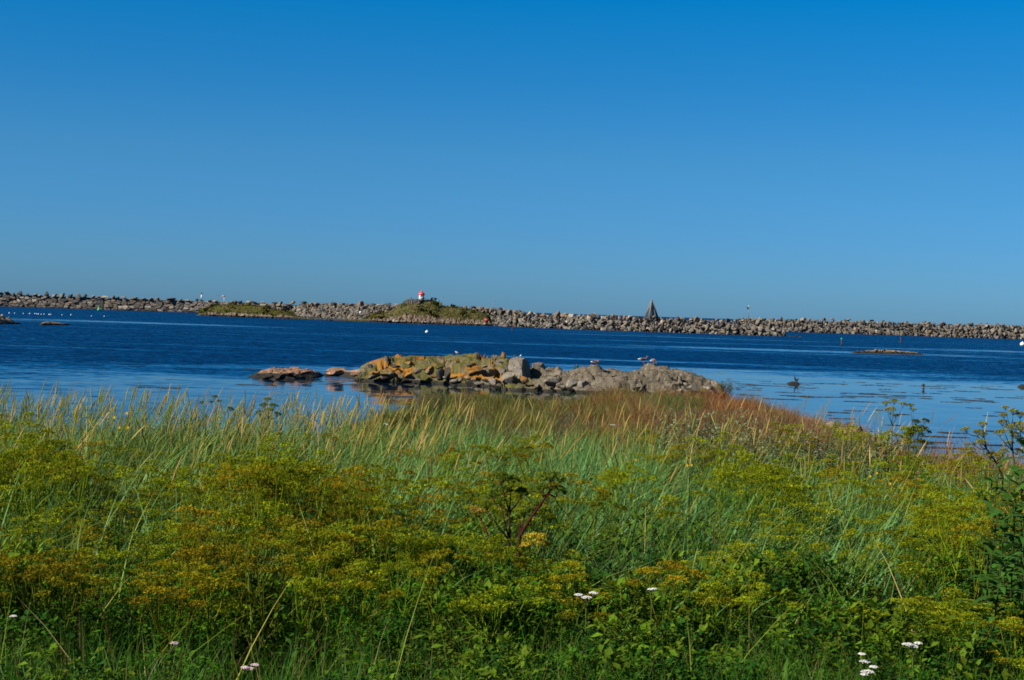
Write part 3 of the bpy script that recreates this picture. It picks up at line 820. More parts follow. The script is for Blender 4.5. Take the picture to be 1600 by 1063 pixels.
ball(667, 519.8, .42, 'net_float', 'single white float in open water below the lighthouse', M_WHITE)
ball(1597.5, 539.5, .85, 'mooring_buoy', 'round white mooring buoy at the right edge under the breakwater', M_WHITE, 'buoy')
b = at(566, 488.3, 690)
o = MB().lathe([(0.001, -.5)] + [(.55 * math.sin(a), -.5 * math.cos(a)) for a in np.linspace(.3, 2.85, 8)] + [(0.001, .5)], 12).build('net_float', M_WHITE, smooth=True)
o.location = b + Vector((0, -8, 0)); tag(o, 'round white float lying on the rubble left of the lighthouse headland', 'float')
def orange_thing():
    d = 597.5; b = at(759.5, 501.5, d)
    root = empty('marker_board', (b.x, d, b.z - .7), R(-20)); tag(root, 'orange-red panel leaning on the rocks at the right foot of the headland', 'marker')
    MB().box((0, 0, .8), (1.7, .12, 1.5), rot=Matrix.Rotation(R(14), 4, 'X')).build('panel', M_ORANGE, root)
    for s in (-1, 1): MB().tube([(s * .8, .05, -.1), (s * .8, .42, 1.65)], .07, 6).build('post', M_RUST, root)
orange_thing()

# ================================================================== ISLET AND SKERRIES
M_ISLET = rock_mat('islet_rock', (0.105, 0.085, 0.058), (0.155, 0.13, 0.095), (0.045, 0.037, 0.027), 1.0, wet=.24, lichen=.56, moss=.80, moss_col=(0.085, 0.08, 0.018), obj_coords=False, xmask=(-12.5, 2.0))
M_PINK = rock_mat('pink_granite', (0.26, 0.135, 0.078), (0.31, 0.185, 0.12), (0.11, 0.065, 0.038), 1.0, wet=.5, moss=.15, obj_coords=False)
M_SKER = rock_mat('skerry_rock', (0.17, 0.125, 0.08), (0.21, 0.165, 0.115), (0.07, 0.052, 0.035), 0.6, wet=.5, obj_coords=False)
M_BOULD = rock_mat('islet_boulder_stone', (0.14, 0.118, 0.09), (0.19, 0.165, 0.135), (0.07, 0.058, 0.045), 1.0, wet=.5, lichen=.12, moss=.15, obj_coords=False, rnd=.15)
M_BOULD_D = rock_mat('dark_wet_stone', (0.03, 0.027, 0.022), (0.045, 0.04, 0.033), (0.018, 0.016, 0.013), 1.0, wet=.5, obj_coords=False)
M_BOULD_O = rock_mat('orange_lichen_stone', (0.15, 0.12, 0.08), (0.19, 0.155, 0.105), (0.08, 0.063, 0.04), 1.0, wet=.5, lichen=.8, moss=.2, obj_coords=False)
def islet(name, top, water, d_off, depth, m, res=0.12, amp=1.0, seed=1, ridge=0.45):
    """top: (px, py) skyline; water: (px, py) waterline in front"""
    tp = np.array(top, float); wt = np.array(water, float)
    wx, wy = [], []
    for a, b_ in wt:
        q = on_water(a, b_); wx.append(q.x); wy.append(q.y)
    dm = float(np.mean(wy))
    xs_t, zs_t = [], []
    for a, b_ in tp:
        dd = float(np.interp(a, wt[:, 0], wy)) + depth * ridge
        q = at(a, b_, dd); xs_t.append(q.x); zs_t.append(max(q.z, -0.2))
    x0, x1 = min(xs_t) - .6, max(xs_t) + .6
    xs = np.arange(x0, x1, res); ts = np.linspace(-.06, 1.05, max(14, int(depth * 1.1 / res / 1.3)))
    X, T = np.meshgrid(xs, ts)
    Z0 = np.interp(X, xs_t, zs_t, left=-.5, right=-.5)
    yf = np.interp(X, wx, wy)
    Y = yf + T * depth
    front = sstep(0.0, ridge, T) ** 0.55
    back = 1 - sstep(ridge + .1, 1.05, T)
    pr = np.where(T < ridge, front, back)
    f1, c1_ = facet(X * 0.34 + .2 * Y, Y * 0.75, seed, .8)
    f2, c2_ = facet(X * 0.85 - .3 * Y, Y * 1.5, seed + 31, .8)
    f3, c3_ = facet(X * 2.2, Y * 3.4, seed + 61, .8)
    k = amp * np.clip(Z0, 0, 1.4) / 1.4
    Z = Z0 * pr + k * ((f1 - .5) * .62 * (pr < .97) + (f2 - .5) * .34 * np.where(pr > .93, .45, 1) + (f3 - .5) * .14 - .30 * (1 - sstep(.0, .09, c1_)) * (pr < .95) - .12 * (1 - sstep(0, .07, c2_))) - .45 * (T < 0.005) - .4 * (T > 1.0)
    Z += .05 * (fbm(X * 4, Y * 4, seed) - .5) * 2
    Z = np.where(Z0 < 0, Z - .4, Z)
    X = X + .12 * (fbm(Y * 1.2, X * 1.2, seed + 4) - .5); Y = Y + (f2 - .5) * .3
    o = link(name, grid_mesh(name, X, Y, Z, m, False))
    tag(o, kind='structure')
    def zat(px, dd=None):
        j = int(np.argmin(np.abs(xs - (px - 800) / FPX * (dd or dm))))
        i = int(np.argmax(Z[:, j])); return Z[i, j], Y[i, j], X[i, j]
    return o, zat, (xs, Z, X, Y)
TOP = [(560, 584), (566, 575), (575, 571), (585, 568), (600, 567), (610, 564), (617, 561.5), (640, 560), (660, 560), (690, 559.5), (700, 557.5), (720, 557.5), (732, 559), (744, 561.5), (752, 566), (757, 562), (780, 560.5), (792, 562), (805, 573),
       (845, 580), (860, 582.5), (875, 580), (885, 584), (900, 579), (915, 575.5), (935, 575.5), (945, 580), (955, 578.5), (970, 580), (983, 583), (995, 581.5), (1010, 580), (1030, 579), (1050, 580), (1065, 581), (1080, 584.5), (1090, 588.5), (1105, 594), (1115, 599), (1122, 603), (1128, 612)]
WAT = [(555, 595), (600, 597), (640, 598), (690, 600), (720, 602), (760, 605), (790, 610), (850, 612), (950, 616), (1050, 619), (1130, 621)]
isl, isl_z, isl_g = islet('islet', TOP, WAT, 0, 9.0, M_ISLET, .11, 1.0, 4)
islet('pink_ledge', [(505, 588), (509, 582), (513, 576.5), (520, 575), (527, 574.5), (536, 576), (541, 579.5), (550, 580), (558, 578), (566, 576), (575, 578), (582, 590)], [(500, 587.5), (530, 587.5), (560, 591), (590, 595)], 0, 4.5, M_PINK, .12, .55, 9)
islet('skerry', [(387, 591), (392, 587), (400, 583.5), (410, 578.5), (418, 577), (425, 576), (440, 576.5), (455, 577.5), (470, 577.5), (482, 578), (490, 579), (498, 582), (503, 585), (506, 590)], [(385, 590.5), (420, 591.5), (460, 592), (508, 590)], 0, 5.5, M_PINK, .12, .8, 14)
islet('skerry', [(-30, 484), (-10, 488), (0, 493), (8, 494), (14, 498), (20, 500), (27, 503.5), (32, 506.5)], [(-35, 506.5), (33, 507.2)], 0, 12, M_SKER, .25, 1.0, 20)
islet('skerry', [(66, 507.5), (68.5, 504), (74, 502.5), (84, 502.6), (90, 503.5), (98, 504.6), (104, 505.6), (107, 505), (111, 508)], [(65, 508.3), (112, 508.6)], 0, 6, M_SKER, .25, .6, 22)
islet('skerry', [(1334, 551.5), (1340, 549.6), (1352, 549), (1366, 548), (1380, 547), (1392, 547.4), (1405, 548.5), (1416, 549.5), (1432, 551), (1443, 554)], [(1330, 552.3), (1380, 553), (1445, 555)], 0, 7, M_SKER, .22, .7, 25)
islet('skerry', [(1229, 600.5), (1232, 598), (1238, 596.2), (1244, 596), (1249, 598.5), (1251, 600.5)], [(1228, 600.5), (1252, 600.8)], 0, 1.6, M_SKER, .08, .3, 28)
islet('skerry', [(1590, 606), (1594, 602.5), (1600, 601.2), (1612, 602), (1618, 606)], [(1588, 605.5), (1620, 606.5)], 0, 2, M_BOULD_D, .12, .4, 30)
# boulders lying on the islet
NEAR = {}
def near_rock(m, seed, sub=3, **k):
    key = (m.name, seed)
    if key not in NEAR: NEAR[key] = rock_mesh('rock', sub, 500 + seed, m, planes=9, lo=.33, hi=.66, rough=.07, **k)
    return NEAR[key]
def place_rock(px, ytop, wpx, hpx, d, m, seed, label, group=None, rz=None, cat='rock', name='rock', tilt=.15):
    s = d / FPX
    q = at(px, ytop + hpx / 2, d)
    o = link(name, near_rock(m, seed % 9), (q.x, d, q.z), (random.uniform(-tilt, tilt), random.uniform(-tilt, tilt), rz if rz is not None else random.uniform(0, 6.28)),
             (wpx * s * .56, wpx * s * .45, hpx * s * .72))
    tag(o, label, cat, group)
    return o
# the one big boulder
def big_boulder():
    d = 116.6; s = d / FPX
    V, F = ICO[4]; V = V.copy()
    for nrm, dd in (((-.55, -.78, .12), .62), ((.80, -.35, .18), .50), ((-.95, 0, .35), .72), ((0, -.2, .95), .80), ((.5, .2, .85), .78), ((.95, .2, .2), .66), ((-.4, .2, .9), .86), ((0, 1, .1), .7), ((.1, -.9, .5), .80)):
        nv = np.array(nrm); nv = nv / np.linalg.norm(nv)
        t = np.maximum(0, V @ nv - dd); V = V - t[:, None] * nv
    V += V * (n3(V, 2.0, 5)[:, None] * .10) + V * (n3(V, 6.0, 8)[:, None] * .035)
    me = make_mesh('boulder', V, F, None, M_BOULD, True); me.set_sharp_from_angle(angle=R(24))
    q = at(812, 556.8, d); zt = q.z; zb = 0.35
    o = link('boulder', me, (at(811, 575, d).x, d - .5, (zt + zb) / 2 - .15), (0, 0, 0), (29 * s * .98, 1.25, (zt - zb) / 2 * 1.30))
    tag(o, 'largest pale grey boulder on the islet, its right side dark, a white gull on top', 'boulder')
    return o, zt
BIG, BIG_TOP = big_boulder()
place_rock(840, 562, 24, 22, 118.2, M_BOULD, 3, 'grey lichened boulder close behind the right side of the largest islet boulder', rz=.3)
spec = [  # px, top y, width, height, d, material, label
    (795, 583, 26, 22, 114.6, M_BOULD, 'low pale slab at the foot of the largest boulder'),
    (775, 588, 34, 18, 114.8, M_BOULD, 'pale grey slab by the water left of the largest boulder'),
    (818, 586, 16, 16, 114.2, M_BOULD_O, 'orange lichened rock at the right foot of the largest boulder'),
    (762, 573, 34, 16, 116.2, M_BOULD_O, 'broad orange lichened block left of the largest boulder'),
    (742, 574, 20, 16, 116.8, M_BOULD_O, 'orange and ochre block in the middle of the islet'),
    (671, 570, 14, 16, 118.6, M_BOULD_O, 'bright orange upright block in the left half of the islet'),
    (655, 572, 18, 13, 118.8, M_BOULD_O, 'orange lichened block left of the bright upright one'),
    (637, 580, 14, 10, 118.4, M_BOULD_O, 'small ochre lichened rock near the left end of the islet'),
    (690, 570, 16, 30, 118.0, M_BOULD_D, 'dark wet cleft rock in the middle of the islet'),
    (700, 576, 12, 26, 117.8, M_BOULD_D, 'dark rock standing beside the wet cleft'),
    (634, 589, 20, 11, 117.4, M_BOULD_D, 'black wet rock at the islet waterline'),
    (617, 568, 20, 9, 120.6, M_BOULD_D, 'dark block on the left shoulder of the islet'),
    (604, 579, 26, 16, 119.4, M_BOULD, 'rounded tan rock on the left end of the islet'),
    (585, 577, 22, 18, 120.0, M_BOULD_O, 'ochre rock at the left tip of the islet'),
    (860, 588, 24, 13, 114.2, M_BOULD, 'flat grey rock right of the largest boulder'),
    (876, 593, 14, 14, 114.0, M_BOULD_O, 'rusty brown rock by the water, right of the flat grey one'),
    (892, 590, 18, 20, 114.0, M_BOULD, 'split grey-brown rock below the two green stalks'),
    (913, 590, 20, 24, 114.0, M_BOULD, 'tall brown rock by the water below the resting goose'),
    (930, 573, 26, 14, 116.5, M_BOULD, 'pale brown rock under the resting goose'),
    (946, 588, 26, 18, 115.0, M_BOULD, 'pale grey rock with a white stained top'),
    (964, 594, 24, 18, 114.4, M_BOULD, 'tan rock with vertical streaks in the right half of the islet'),
    (985, 583, 20, 12, 117.0, M_BOULD, 'grey hummock left of the two standing geese'),
    (998, 590, 28, 16, 115.6, M_BOULD, 'broad grey rock below the two standing geese'),
    (1023, 589, 12, 13, 115.8, M_BOULD_D, 'small dark rock below the right-hand standing goose'),
    (1046, 584, 36, 20, 116.5, M_BOULD, 'wide grey slab on the right half of the islet'),
    (1070, 594, 36, 18, 115.8, M_BOULD, 'smooth grey slab sloping to the right end of the islet'),
    (1098, 596, 30, 18, 116.2, M_BOULD, 'low grey slab at the right tip of the islet'),
    (1040, 601, 26, 16, 114.8, M_BOULD, 'pale rock half hidden behind the shore grass'),
]
for i, (px, yt, wp, hp, d, m, lab) in enumerate(spec):
    place_rock(px, yt, wp, hp, d, m, i, lab, rz=random.uniform(-.6, .6))
for i, (px, yt, wp, hp, lab) in enumerate([(419, 583, 22, 12, 'black wet rock at the front of the left skerry'), (438, 583, 16, 11, 'second black rock in front of the left skerry'),]):
    place_rock(px, yt, wp, hp, 118.6, M_BOULD_D, i + 4, lab, rz=.2)
for i, (px, yt, wp, hp, m, lab) in enumerate([(400, 583, 14, 7, M_PINK, 'salmon-pink rock at the left tip of the left skerry'), (450, 579, 20, 9, M_PINK, 'pink rock in the middle of the left skerry'), (478, 578, 20, 9, M_PINK, 'pink rock at the right end of the left skerry'), (523, 576, 28, 12, M_PINK, 'smooth salmon-pink whaleback between skerry and islet'), (556, 580, 16, 9, M_PINK, 'small pink rock joining the whaleback to the islet')]):
    place_rock(px, yt, wp, hp, 121, m, i + 2, lab, rz=.3)
# rocks on the left-edge skerry and the flat skerry
for i, (px, yt, wp, hp, t, lab) in enumerate([(4, 489.5, 9, 7, 'pale', 'pale block on top of the left-edge skerry'), (3, 494, 9, 6, 'dark', 'dark block on the left-edge skerry under the pale one'), (13.5, 494.5, 9, 5, 'tan', 'tan block right of centre on the left-edge skerry'), (15.5, 497.5, 6, 5, 'dark', 'dark block under the tan one on the left-edge skerry'), (26, 502.5, 8, 4, 'tan', 'last tan rock at the right tip of the left-edge skerry')]):
    d = 318; s = d / FPX; q = at(px, yt + hp / 2, d)
    tag(link('rock', BM[t][i], q, (.2, .3, i), (wp * s * .55, wp * s * .5, hp * s * .6)), lab, 'rock')
for i in range(34):
    px = 1338 + i * 3.1; d = 287 + random.uniform(-1, 1.5); s = random.uniform(.16, .42) * (1 - abs(i - 15) / 30)
    t = random.choice(['grey', 'tan', 'pale', 'grey'])
    q = at(px, float(np.interp(px, [1338, 1380, 1443], [550.5, 547.8, 553.5])), d)
    tag(link('rock', BM[t][i % 12], (q.x, d, q.z), (i, i * 2, i * 3), (s * 1.4, s, s)), {'grey': 'small grey', 'tan': 'small tan', 'pale': 'small pale'}[t] + ' stone on the long flat skerry at right', 'rock', 'stones on the flat skerry')
# rocks at the right end of the near shore
for i, (px, yt, wp, hp, d, lab) in enumerate([(1275, 661, 34, 14, 60, 'flat weathered rock where the red grass ends'), (1303, 663, 30, 14, 59.5, 'low brown rock in the middle of the shore rocks'), (1327, 662, 16, 14, 60.5, 'dark jagged rock sticking up from the shore rocks'),
        (1315, 668, 26, 16, 58.5, 'tan rock below the dark jagged one'), (1340, 670, 22, 16, 59.5, 'pink-brown shore rock right of the dark jagged one'), (1352, 675, 18, 16, 59, 'pink-tan pointed rock near the end of the shore rocks'), (1366, 681, 20, 12, 59, 'low tan rock on the shore'), (1381, 685, 14, 9, 59.5, 'last small rock at the right end of the shore rocks'), (1290, 670, 30, 18, 57.5, 'brown rock half sunk in the red grass')]):
    m = {2: M_BOULD_D, 5: M_PINK, 4: M_PINK}.get(i, M_SKER)
    place_rock(px, yt - 5, wp * 1.25, hp * 1.4, d - 1, m, i, lab, 'shore rocks', tilt=.3)
M_BOULD_M = rock_mat('mossy_stone', (0.10, 0.085, 0.055), (0.15, 0.125, 0.085), (0.045, 0.04, 0.025), 1.0, wet=.5, lichen=.45, moss=1.0, moss_col=(0.085, 0.085, 0.016), obj_coords=False, rnd=.2)
rsI = np.random.default_rng(404)
tpx = np.array(TOP, float); wpx_ = np.array(WAT, float)
for i in range(84):
    px = rsI.uniform(566, 1120); yt = float(np.interp(px, tpx[:, 0], tpx[:, 1])); yw = float(np.interp(px, wpx_[:, 0], wpx_[:, 1]))
    if 785 < px < 838: continue
    u = rsI.random() ** .8; py = yt + (yw - yt) * (.06 + .86 * u)
    d = 120.5 - 3.6 * u if px < 740 else 117.2 - 4.2 * u
    d += float(np.interp(px, [560, 740, 800, 1130], [.6, 0, 0, -.4]))
    wp = rsI.uniform(9, 24); hp = wp * rsI.uniform(.38, .62)
    if px < 790: m = [M_BOULD_M, M_BOULD_O, M_BOULD, M_BOULD_D][int(rsI.choice(4, p=[.45, .2, .22, .13] if u < .75 else [.1, .1, .4, .4]))]
    else: m = [M_BOULD, M_ISLET, M_BOULD_M, M_BOULD_D][int(rsI.choice(4, p=[.6, .28, .04, .08]))]
    tone = {'mossy_stone': 'mossy', 'orange_lichen_stone': 'lichen-spotted', 'islet_boulder_stone': 'bare grey', 'dark_wet_stone': 'dark', 'islet_rock': 'brown'}[m.name]
    where = 'left end' if px < 640 else 'left half' if px < 785 else 'middle' if px < 900 else 'right half' if px < 1010 else 'right end'
    place_rock(px, py - hp / 2, wp, hp, d, m, int(rsI.integers(9)), f"{tone} broken rock {'low on the front' if u > .6 else 'high on the back'} of the islet, {where}", 'broken rocks of the islet', tilt=.22)

# ================================================================== FLOATING SEAWEED
def seaweed():
    mb = MB(); rs = np.random.default_rng(9)
    def patch(cx, cy, L, Wd):
        k = 14; V = [(cx, cy, .03)]
        ph = rs.uniform(0, 6.28, 3)
        for j in range(k):
            a = 2 * math.pi * j / k; r = 1 + .35 * math.sin(3 * a + ph[0]) + .25 * math.sin(5 * a + ph[1]) + rs.uniform(-.15, .15)
            V.append((cx + L * r * math.cos(a), cy + Wd * r * math.sin(a), .012))
        F = [(0, j + 1, (j + 1) % k + 1) for j in range(k)]
        mb.add(V, F, np.array([.035, .028, .014]) * rs.uniform(.6, 1.5))
    def streak(px, py, lpx, n, sp):
        q = on_water(px, py); L = lpx / FPX * q.y
        for i in range(n):
            t = rs.uniform(-.5, .5)
            patch(q.x + t * L, q.y + rs.normal() * sp, rs.uniform(.05, .26), rs.uniform(.02, .06))
    for i in range(75):
        px = rs.uniform(1140, 1640); py = rs.choice([rs.uniform(597, 628), rs.uniform(602, 626), rs.uniform(628, 668)], p=[.35, .5, .15])
        py += (px - 1400) * .03
        L_ = rs.uniform(6, 45); streak(px, py, L_, int(L_ * rs.uniform(.3, 1.3)), .13)
    for px, py, L, n in [(1390, 600, 40, 9), (1425, 619, 60, 60), (1265, 620, 70, 60), (1220, 624, 60, 40), (1340, 620, 50, 40), (1398, 620, 30, 30), (1505, 625, 25, 30), (1240, 601, 60, 20), (1300, 600, 50, 20), (1345, 628, 50, 25), (1310, 645, 30, 8), (1375, 641, 10, 4),
                         (1440, 691, 90, 70), (1475, 683, 70, 30), (1470, 700, 90, 60), (1490, 677, 40, 12), (1550, 674, 35, 20), (1555, 696, 30, 15), (1410, 648, 20, 6), (660, 621, 160, 26), (600, 612, 70, 8), (530, 601, 60, 10), (520, 597, 40, 6), (395, 577, 20, 10), (250, 606, 70, 7), (400, 602, 60, 8), (470, 596, 60, 10), (1200, 603, 60, 26)]:
        streak(px, py, L, int(L * 1.1 + n * .5), .16)
    m, n, l, b = mat('floating_kelp'); a = n.new('ShaderNodeAttribute'); a.attribute_name = 'Col'; l.new(a.outputs['Color'], b.inputs['Base Color']); b.inputs['Roughness'].default_value = .45
    o = mb.build('floating_seaweed', m); tag(o, 'dark streaks of floating seaweed on the calm water', 'seaweed', kind='stuff')
seaweed()

# ================================================================== BIRDS
M_BIRD = foliage_mat('plumage', 0.0, .7, .2)
def bird(name, pos, length, yaw, spine, legs, label, group=None, legcol=(.5, .2, .15), cat='bird', wing=(.05, .05, .06)):
    """spine: (x, z, r, colour) along the body from tail to bill tip in body lengths; one continuous mesh"""
    mb = MB()
    mb.tube([(p[0] * length, 0, p[1] * length) for p in spine], [p[2] * length for p in spine], 10, np.array([p[3] for p in spine]), squash=.8)
    for s in (-1, 1):   # folded wings lie against the flanks
        mb.tube([(-.42 * length, s * .05 * length, legs * length + .17 * length), (-.15 * length, s * .105 * length, legs * length + .17 * length), (.10 * length, s * .10 * length, legs * length + .15 * length), (.18 * length, s * .06 * length, legs * length + .13 * length)], [.01 * length, .055 * length, .065 * length, .02 * length], 8, wing, squash=.5)
        mb.tube([(.0, s * .05 * length, legs * length + .05 * length), (.01 * length, s * .05 * length, 0)], [.022 * length, .012 * length], 5, legcol)
        mb.tube([(-.01 * length, s * .05 * length, .01 * length), (.08 * length, s * .06 * length, .005)], [.012 * length, .02 * length], 5, legcol)
    o = mb.build(name, M_BIRD, smooth=True); o.location = pos; o.rotation_euler = (0, 0, yaw)
    tag(o, label, cat, group); return o
brn = (.13, .095, .07); gry = (.20, .15, .12); wht = (.75, .75, .75); blk = (.012, .014, .02); pink = (.55, .16, .12); pb = (.26, .12, .09)
lg = .20
goose = [(-.50, .36, .02, wht), (-.42, .35, .05, wht), (-.30, .34, .10, (.5, .48, .45)), (-.15, .33, .135, brn), (.05, .33, .145, gry), (.20, .35, .12, gry), (.28, .40, .075, pb), (.31, .48, .052, pb), (.33, .55, .05, pb), (.37, .59, .055, pb), (.42, .585, .035, pink), (.48, .565, .012, pink)]
goose_down = [(-.48, .30, .02, wht), (-.40, .31, .06, wht), (-.28, .33, .12, (.5, .47, .42)), (-.10, .35, .17, gry), (.08, .36, .17, brn), (.22, .32, .13, (.06, .06, .07)), (.30, .26, .07, (.06, .05, .06)), (.33, .18, .05, pb), (.35, .10, .045, pb), (.36, .05, .05, pb), (.38, .0, .02, pink)]
goose_rest = [(-.48, .16, .02, wht), (-.40, .15, .06, wht), (-.25, .13, .11, brn), (-.05, .13, .15, gry), (.15, .13, .14, gry), (.26, .16, .09, pb), (.28, .22, .05, pb), (.22, .26, .05, pb), (.12, .25, .03, pb)]
def on_islet(px, d0):
    xs, Z, X, Y = isl_g; x = (px - 800) / FPX * d0
    j = int(np.argmin(np.abs(xs - x))); jj = slice(max(0, j - 3), j + 4); i = int(np.argmax(Z[:, j])); return Vector((X[i, j], Y[i, j], float(Z[:, jj].max()) - .03))
p = on_islet(1007, 118); bird('goose', p, .86, R(8), goose, lg, 'goose with raised head and white rump standing on the right half of the islet', 'geese on the islet', pink)
p = on_islet(1022.5, 118); bird('goose', p, .72, R(-40), goose_down, lg, 'dark rounded goose facing away beside the one with raised head', 'geese on the islet', pink)
p = on_islet(928.5, 118) + Vector((0, 0, .1)); bird('goose', p, .80, R(-10), goose_rest, .02, 'goose lying down on a pale brown rock of the islet', 'geese on the islet', pink)
gull_s = [(-.50, .27, .02, blk), (-.38, .28, .04, (.25, .26, .3)), (-.2, .30, .09, (.35, .37, .4)), (0, .31, .12, wht), (.15, .34, .11, wht), (.22, .41, .07, wht), (.25, .48, .065, wht), (.31, .50, .05, wht), (.37, .49, .02, (.6, .4, .05)), (.44, .47, .008, (.6, .4, .05))]
p = on_islet(714, 122); bird('gull', p, .50, R(170), gull_s, .17, 'grey-backed gull facing left on the mossy top of the islet', None, (.45, .3, .1), wing=(.07, .08, .11))
p = Vector((at(813.4, 557, 116.3).x, 116.1, BIG_TOP - .09)); bird('gull', p, .44, R(-75), gull_s, .12, 'white gull sitting on top of the largest islet boulder', None, (.45, .3, .1), wing=(.5, .52, .55))
oys = [(-.50, .24, .02, blk), (-.35, .25, .07, blk), (-.15, .27, .13, blk), (.05, .29, .14, blk), (.18, .33, .10, blk), (.25, .39, .07, blk), (.31, .41, .06, blk), (.37, .40, .03, (.5, .1, .02)), (.52, .38, .01, (.5, .1, .02))]
p = at(428.5, 576.6, 121.5); bird('oystercatcher', p, .42, R(185), oys, .1, 'black bird with a white side, left of the pair on the left skerry', 'wading birds on the left skerry', (.4, .15, .1), wing=(.35, .35, .35))
p = at(441, 576.6, 121.5); bird('oystercatcher', p, .36, R(160), oys, .1, 'all-black bird, right of the pair on the left skerry', 'wading birds on the left skerry', (.4, .15, .1), wing=blk)
cdk = (.012, .013, .016); cbr = (.05, .035, .025)
corm = [(-.30, .10, .02, cdk), (-.22, .16, .05, cdk), (-.12, .28, .11, cdk), (0, .44, .14, cbr), (.08, .58, .12, cbr), (.10, .68, .07, cbr), (.07, .76, .045, cbr), (.08, .82, .05, cdk), (.14, .85, .04, cdk), (.24, .86, .01, (.3, .25, .1))]
def cormorant(p, L, yaw, label):
    mb = MB(); mb.tube([(a * L, 0, z * L) for a, z, r, c in corm], [r * L for a, z, r, c in corm], 10, np.array([c for *_, c in corm]), squash=.85)
    for s in (-1, 1):
        mb.tube([(-.25 * L, s * .04 * L, .14 * L), (-.10 * L, s * .13 * L, .33 * L), (.02 * L, s * .13 * L, .55 * L)], [.02 * L, .07 * L, .03 * L], 8, cdk, squash=.5)
        mb.tube([(-.03 * L, s * .06 * L, .25 * L), (0, s * .07 * L, 0), (.09 * L, s * .08 * L, .01)], [.03 * L, .02 * L, .015 * L], 5, cdk)
    o = mb.build('cormorant', M_BIRD, smooth=True); o.location = p; o.rotation_euler = (0, 0, yaw); tag(o, label, 'bird', 'cormorants on the small rock'); return o
q = on_water(1240, 600.5)
cormorant(at(1242.3, 597.2, q.y + .7), .68, R(200), 'taller of two dark cormorants on the small rock right of the islet')
cormorant(at(1246.2, 597.6, q.y + .65), .55, R(30), 'smaller hunched cormorant, right one of the two on the small rock')
def stump():
    q = on_water(1442.5, 607.6); s = q.y / FPX
    root = empty('mooring_post', (q.x, q.y, 0)); tag(root, 'short black post with a wider cap alone in the calm water on the right', 'post')
    MB().lathe([(0, -.3), (1.7 * s, -.3), (1.6 * s, 5 * s), (0, 5 * s)], 12).build('post', M_BLACK, root)
    MB().lathe([(0, 4.9 * s), (2.5 * s, 5.0 * s), (2.5 * s, 6.6 * s), (1.2 * s, 7.8 * s), (0, 7.9 * s)], 12).build('cap', M_BLACK, root)
stump()

# ================================================================== VEGETATION
M_LEAF = foliage_mat('leaves', .22, .6, .04)
M_GRASS = foliage_mat('grass_blades', .30, .5, .12)
M_DRY = foliage_mat('dry_stalks', .35, .7, .05)
M_FLOWER = foliage_mat('petals', .2, .7, .1)
vr = np.random.default_rng(101)
def strips(mb, P, side, W, col, tip=None):
    """P (N,k,3) centre lines, side (N,3), W (N,k) half widths, col (N,3)"""
    N, k, _ = P.shape
    A = P - side[:, None, :] * W[..., None]; B = P + side[:, None, :] * W[..., None]
    V = np.stack([A, B], 2).reshape(N, k * 2, 3)
    i = np.arange(k - 1) * 2
    f = np.concatenate([np.stack([i, i + 1, i + 3], 1), np.stack([i, i + 3, i + 2], 1)])
    F = (f[None] + (np.arange(N) * k * 2)[:, None, None]).reshape(-1, 3)
    if tip is None: C = np.repeat(col[:, None, :], k * 2, 1)
    else:
        t = np.repeat(np.linspace(0, 1, k), 2)[None, :, None]; C = col[:, None, :] * (1 - t) + tip[:, None, :] * t
    mb.add(V.reshape(-1, 3), F, C.reshape(-1, 3))
def curve(base, h, az, bend, k, lean=None):
    t = np.linspace(0, 1, k)[None, :]
    d = np.stack([np.cos(az), np.sin(az), np.zeros_like(az)], 1)
    up = h[:, None] * (t - .42 * bend[:, None] ** 1.5 * t ** 2.2)
    P = base[:, None, :] + d[:, None, :] * (h * bend)[:, None, None] * (t ** 2)[..., None]
    P = P.copy(); P[..., 2] += up
    if lean is not None:
        P = P + d[:, None, :] * (h * lean)[:, None, None] * t[..., None]; P[..., 2] -= (h * (1 - np.cos(np.arctan(lean))))[:, None] * t
    return P
def blades(mb, base, h, w, az, bend, col, k=5, tip=None, face=None, lean=None):
    P = curve(base, h, az, bend, k, lean)
    t = np.linspace(0, 1, k)[None, :]
    W = w[:, None] * .5 * np.clip(1 - t ** 2.2, 0.04, 1) * (0.65 + .6 * np.sin(np.pi * np.clip(t * .9 + .05, 0, 1)))
    fa = vr.uniform(0, np.pi, len(h)) if face is None else face
    side = np.stack([np.cos(fa), np.sin(fa), vr.uniform(-.15, .15, len(h))], 1)
    strips(mb, P, side, W, col, tip)
    return P
def jitter(c, n, amt=.25, hue=.08):
    c = np.tile(np.asarray(c, float), (n, 1))
    return np.clip(c * vr.uniform(1 - amt, 1 + amt, (n, 1)) * vr.uniform(1 - hue, 1 + hue, (n, 3)), 0, 1)
def pick(cols, p, n, amt=.25):
    idx = vr.choice(len(cols), n, p=np.array(p) / np.sum(p))
    return np.array(cols)[idx] * vr.uniform(1 - amt, 1 + amt, (n, 1)) * vr.uniform(.93, 1.07, (n, 3))
def spots(n, y0, y1, margin=1.2, pw=1.0):
    y = y0 + (y1 - y0) * vr.random(n) ** pw
    x = (vr.random(n) * 2 - 1) * (y * .345 + margin)
    return x, y
def base_at(x, y, dz=-.02): return np.stack([x, y, ground_z(x, y) + dz], 1)
def tops_px(x, y, h): return to_px(x, y, ground_z(x, y) + h)
def inell(px, d, cx, cd_, rx, rd): return ((px - cx) / rx) ** 2 + ((d - cd_) / rd) ** 2 < 1

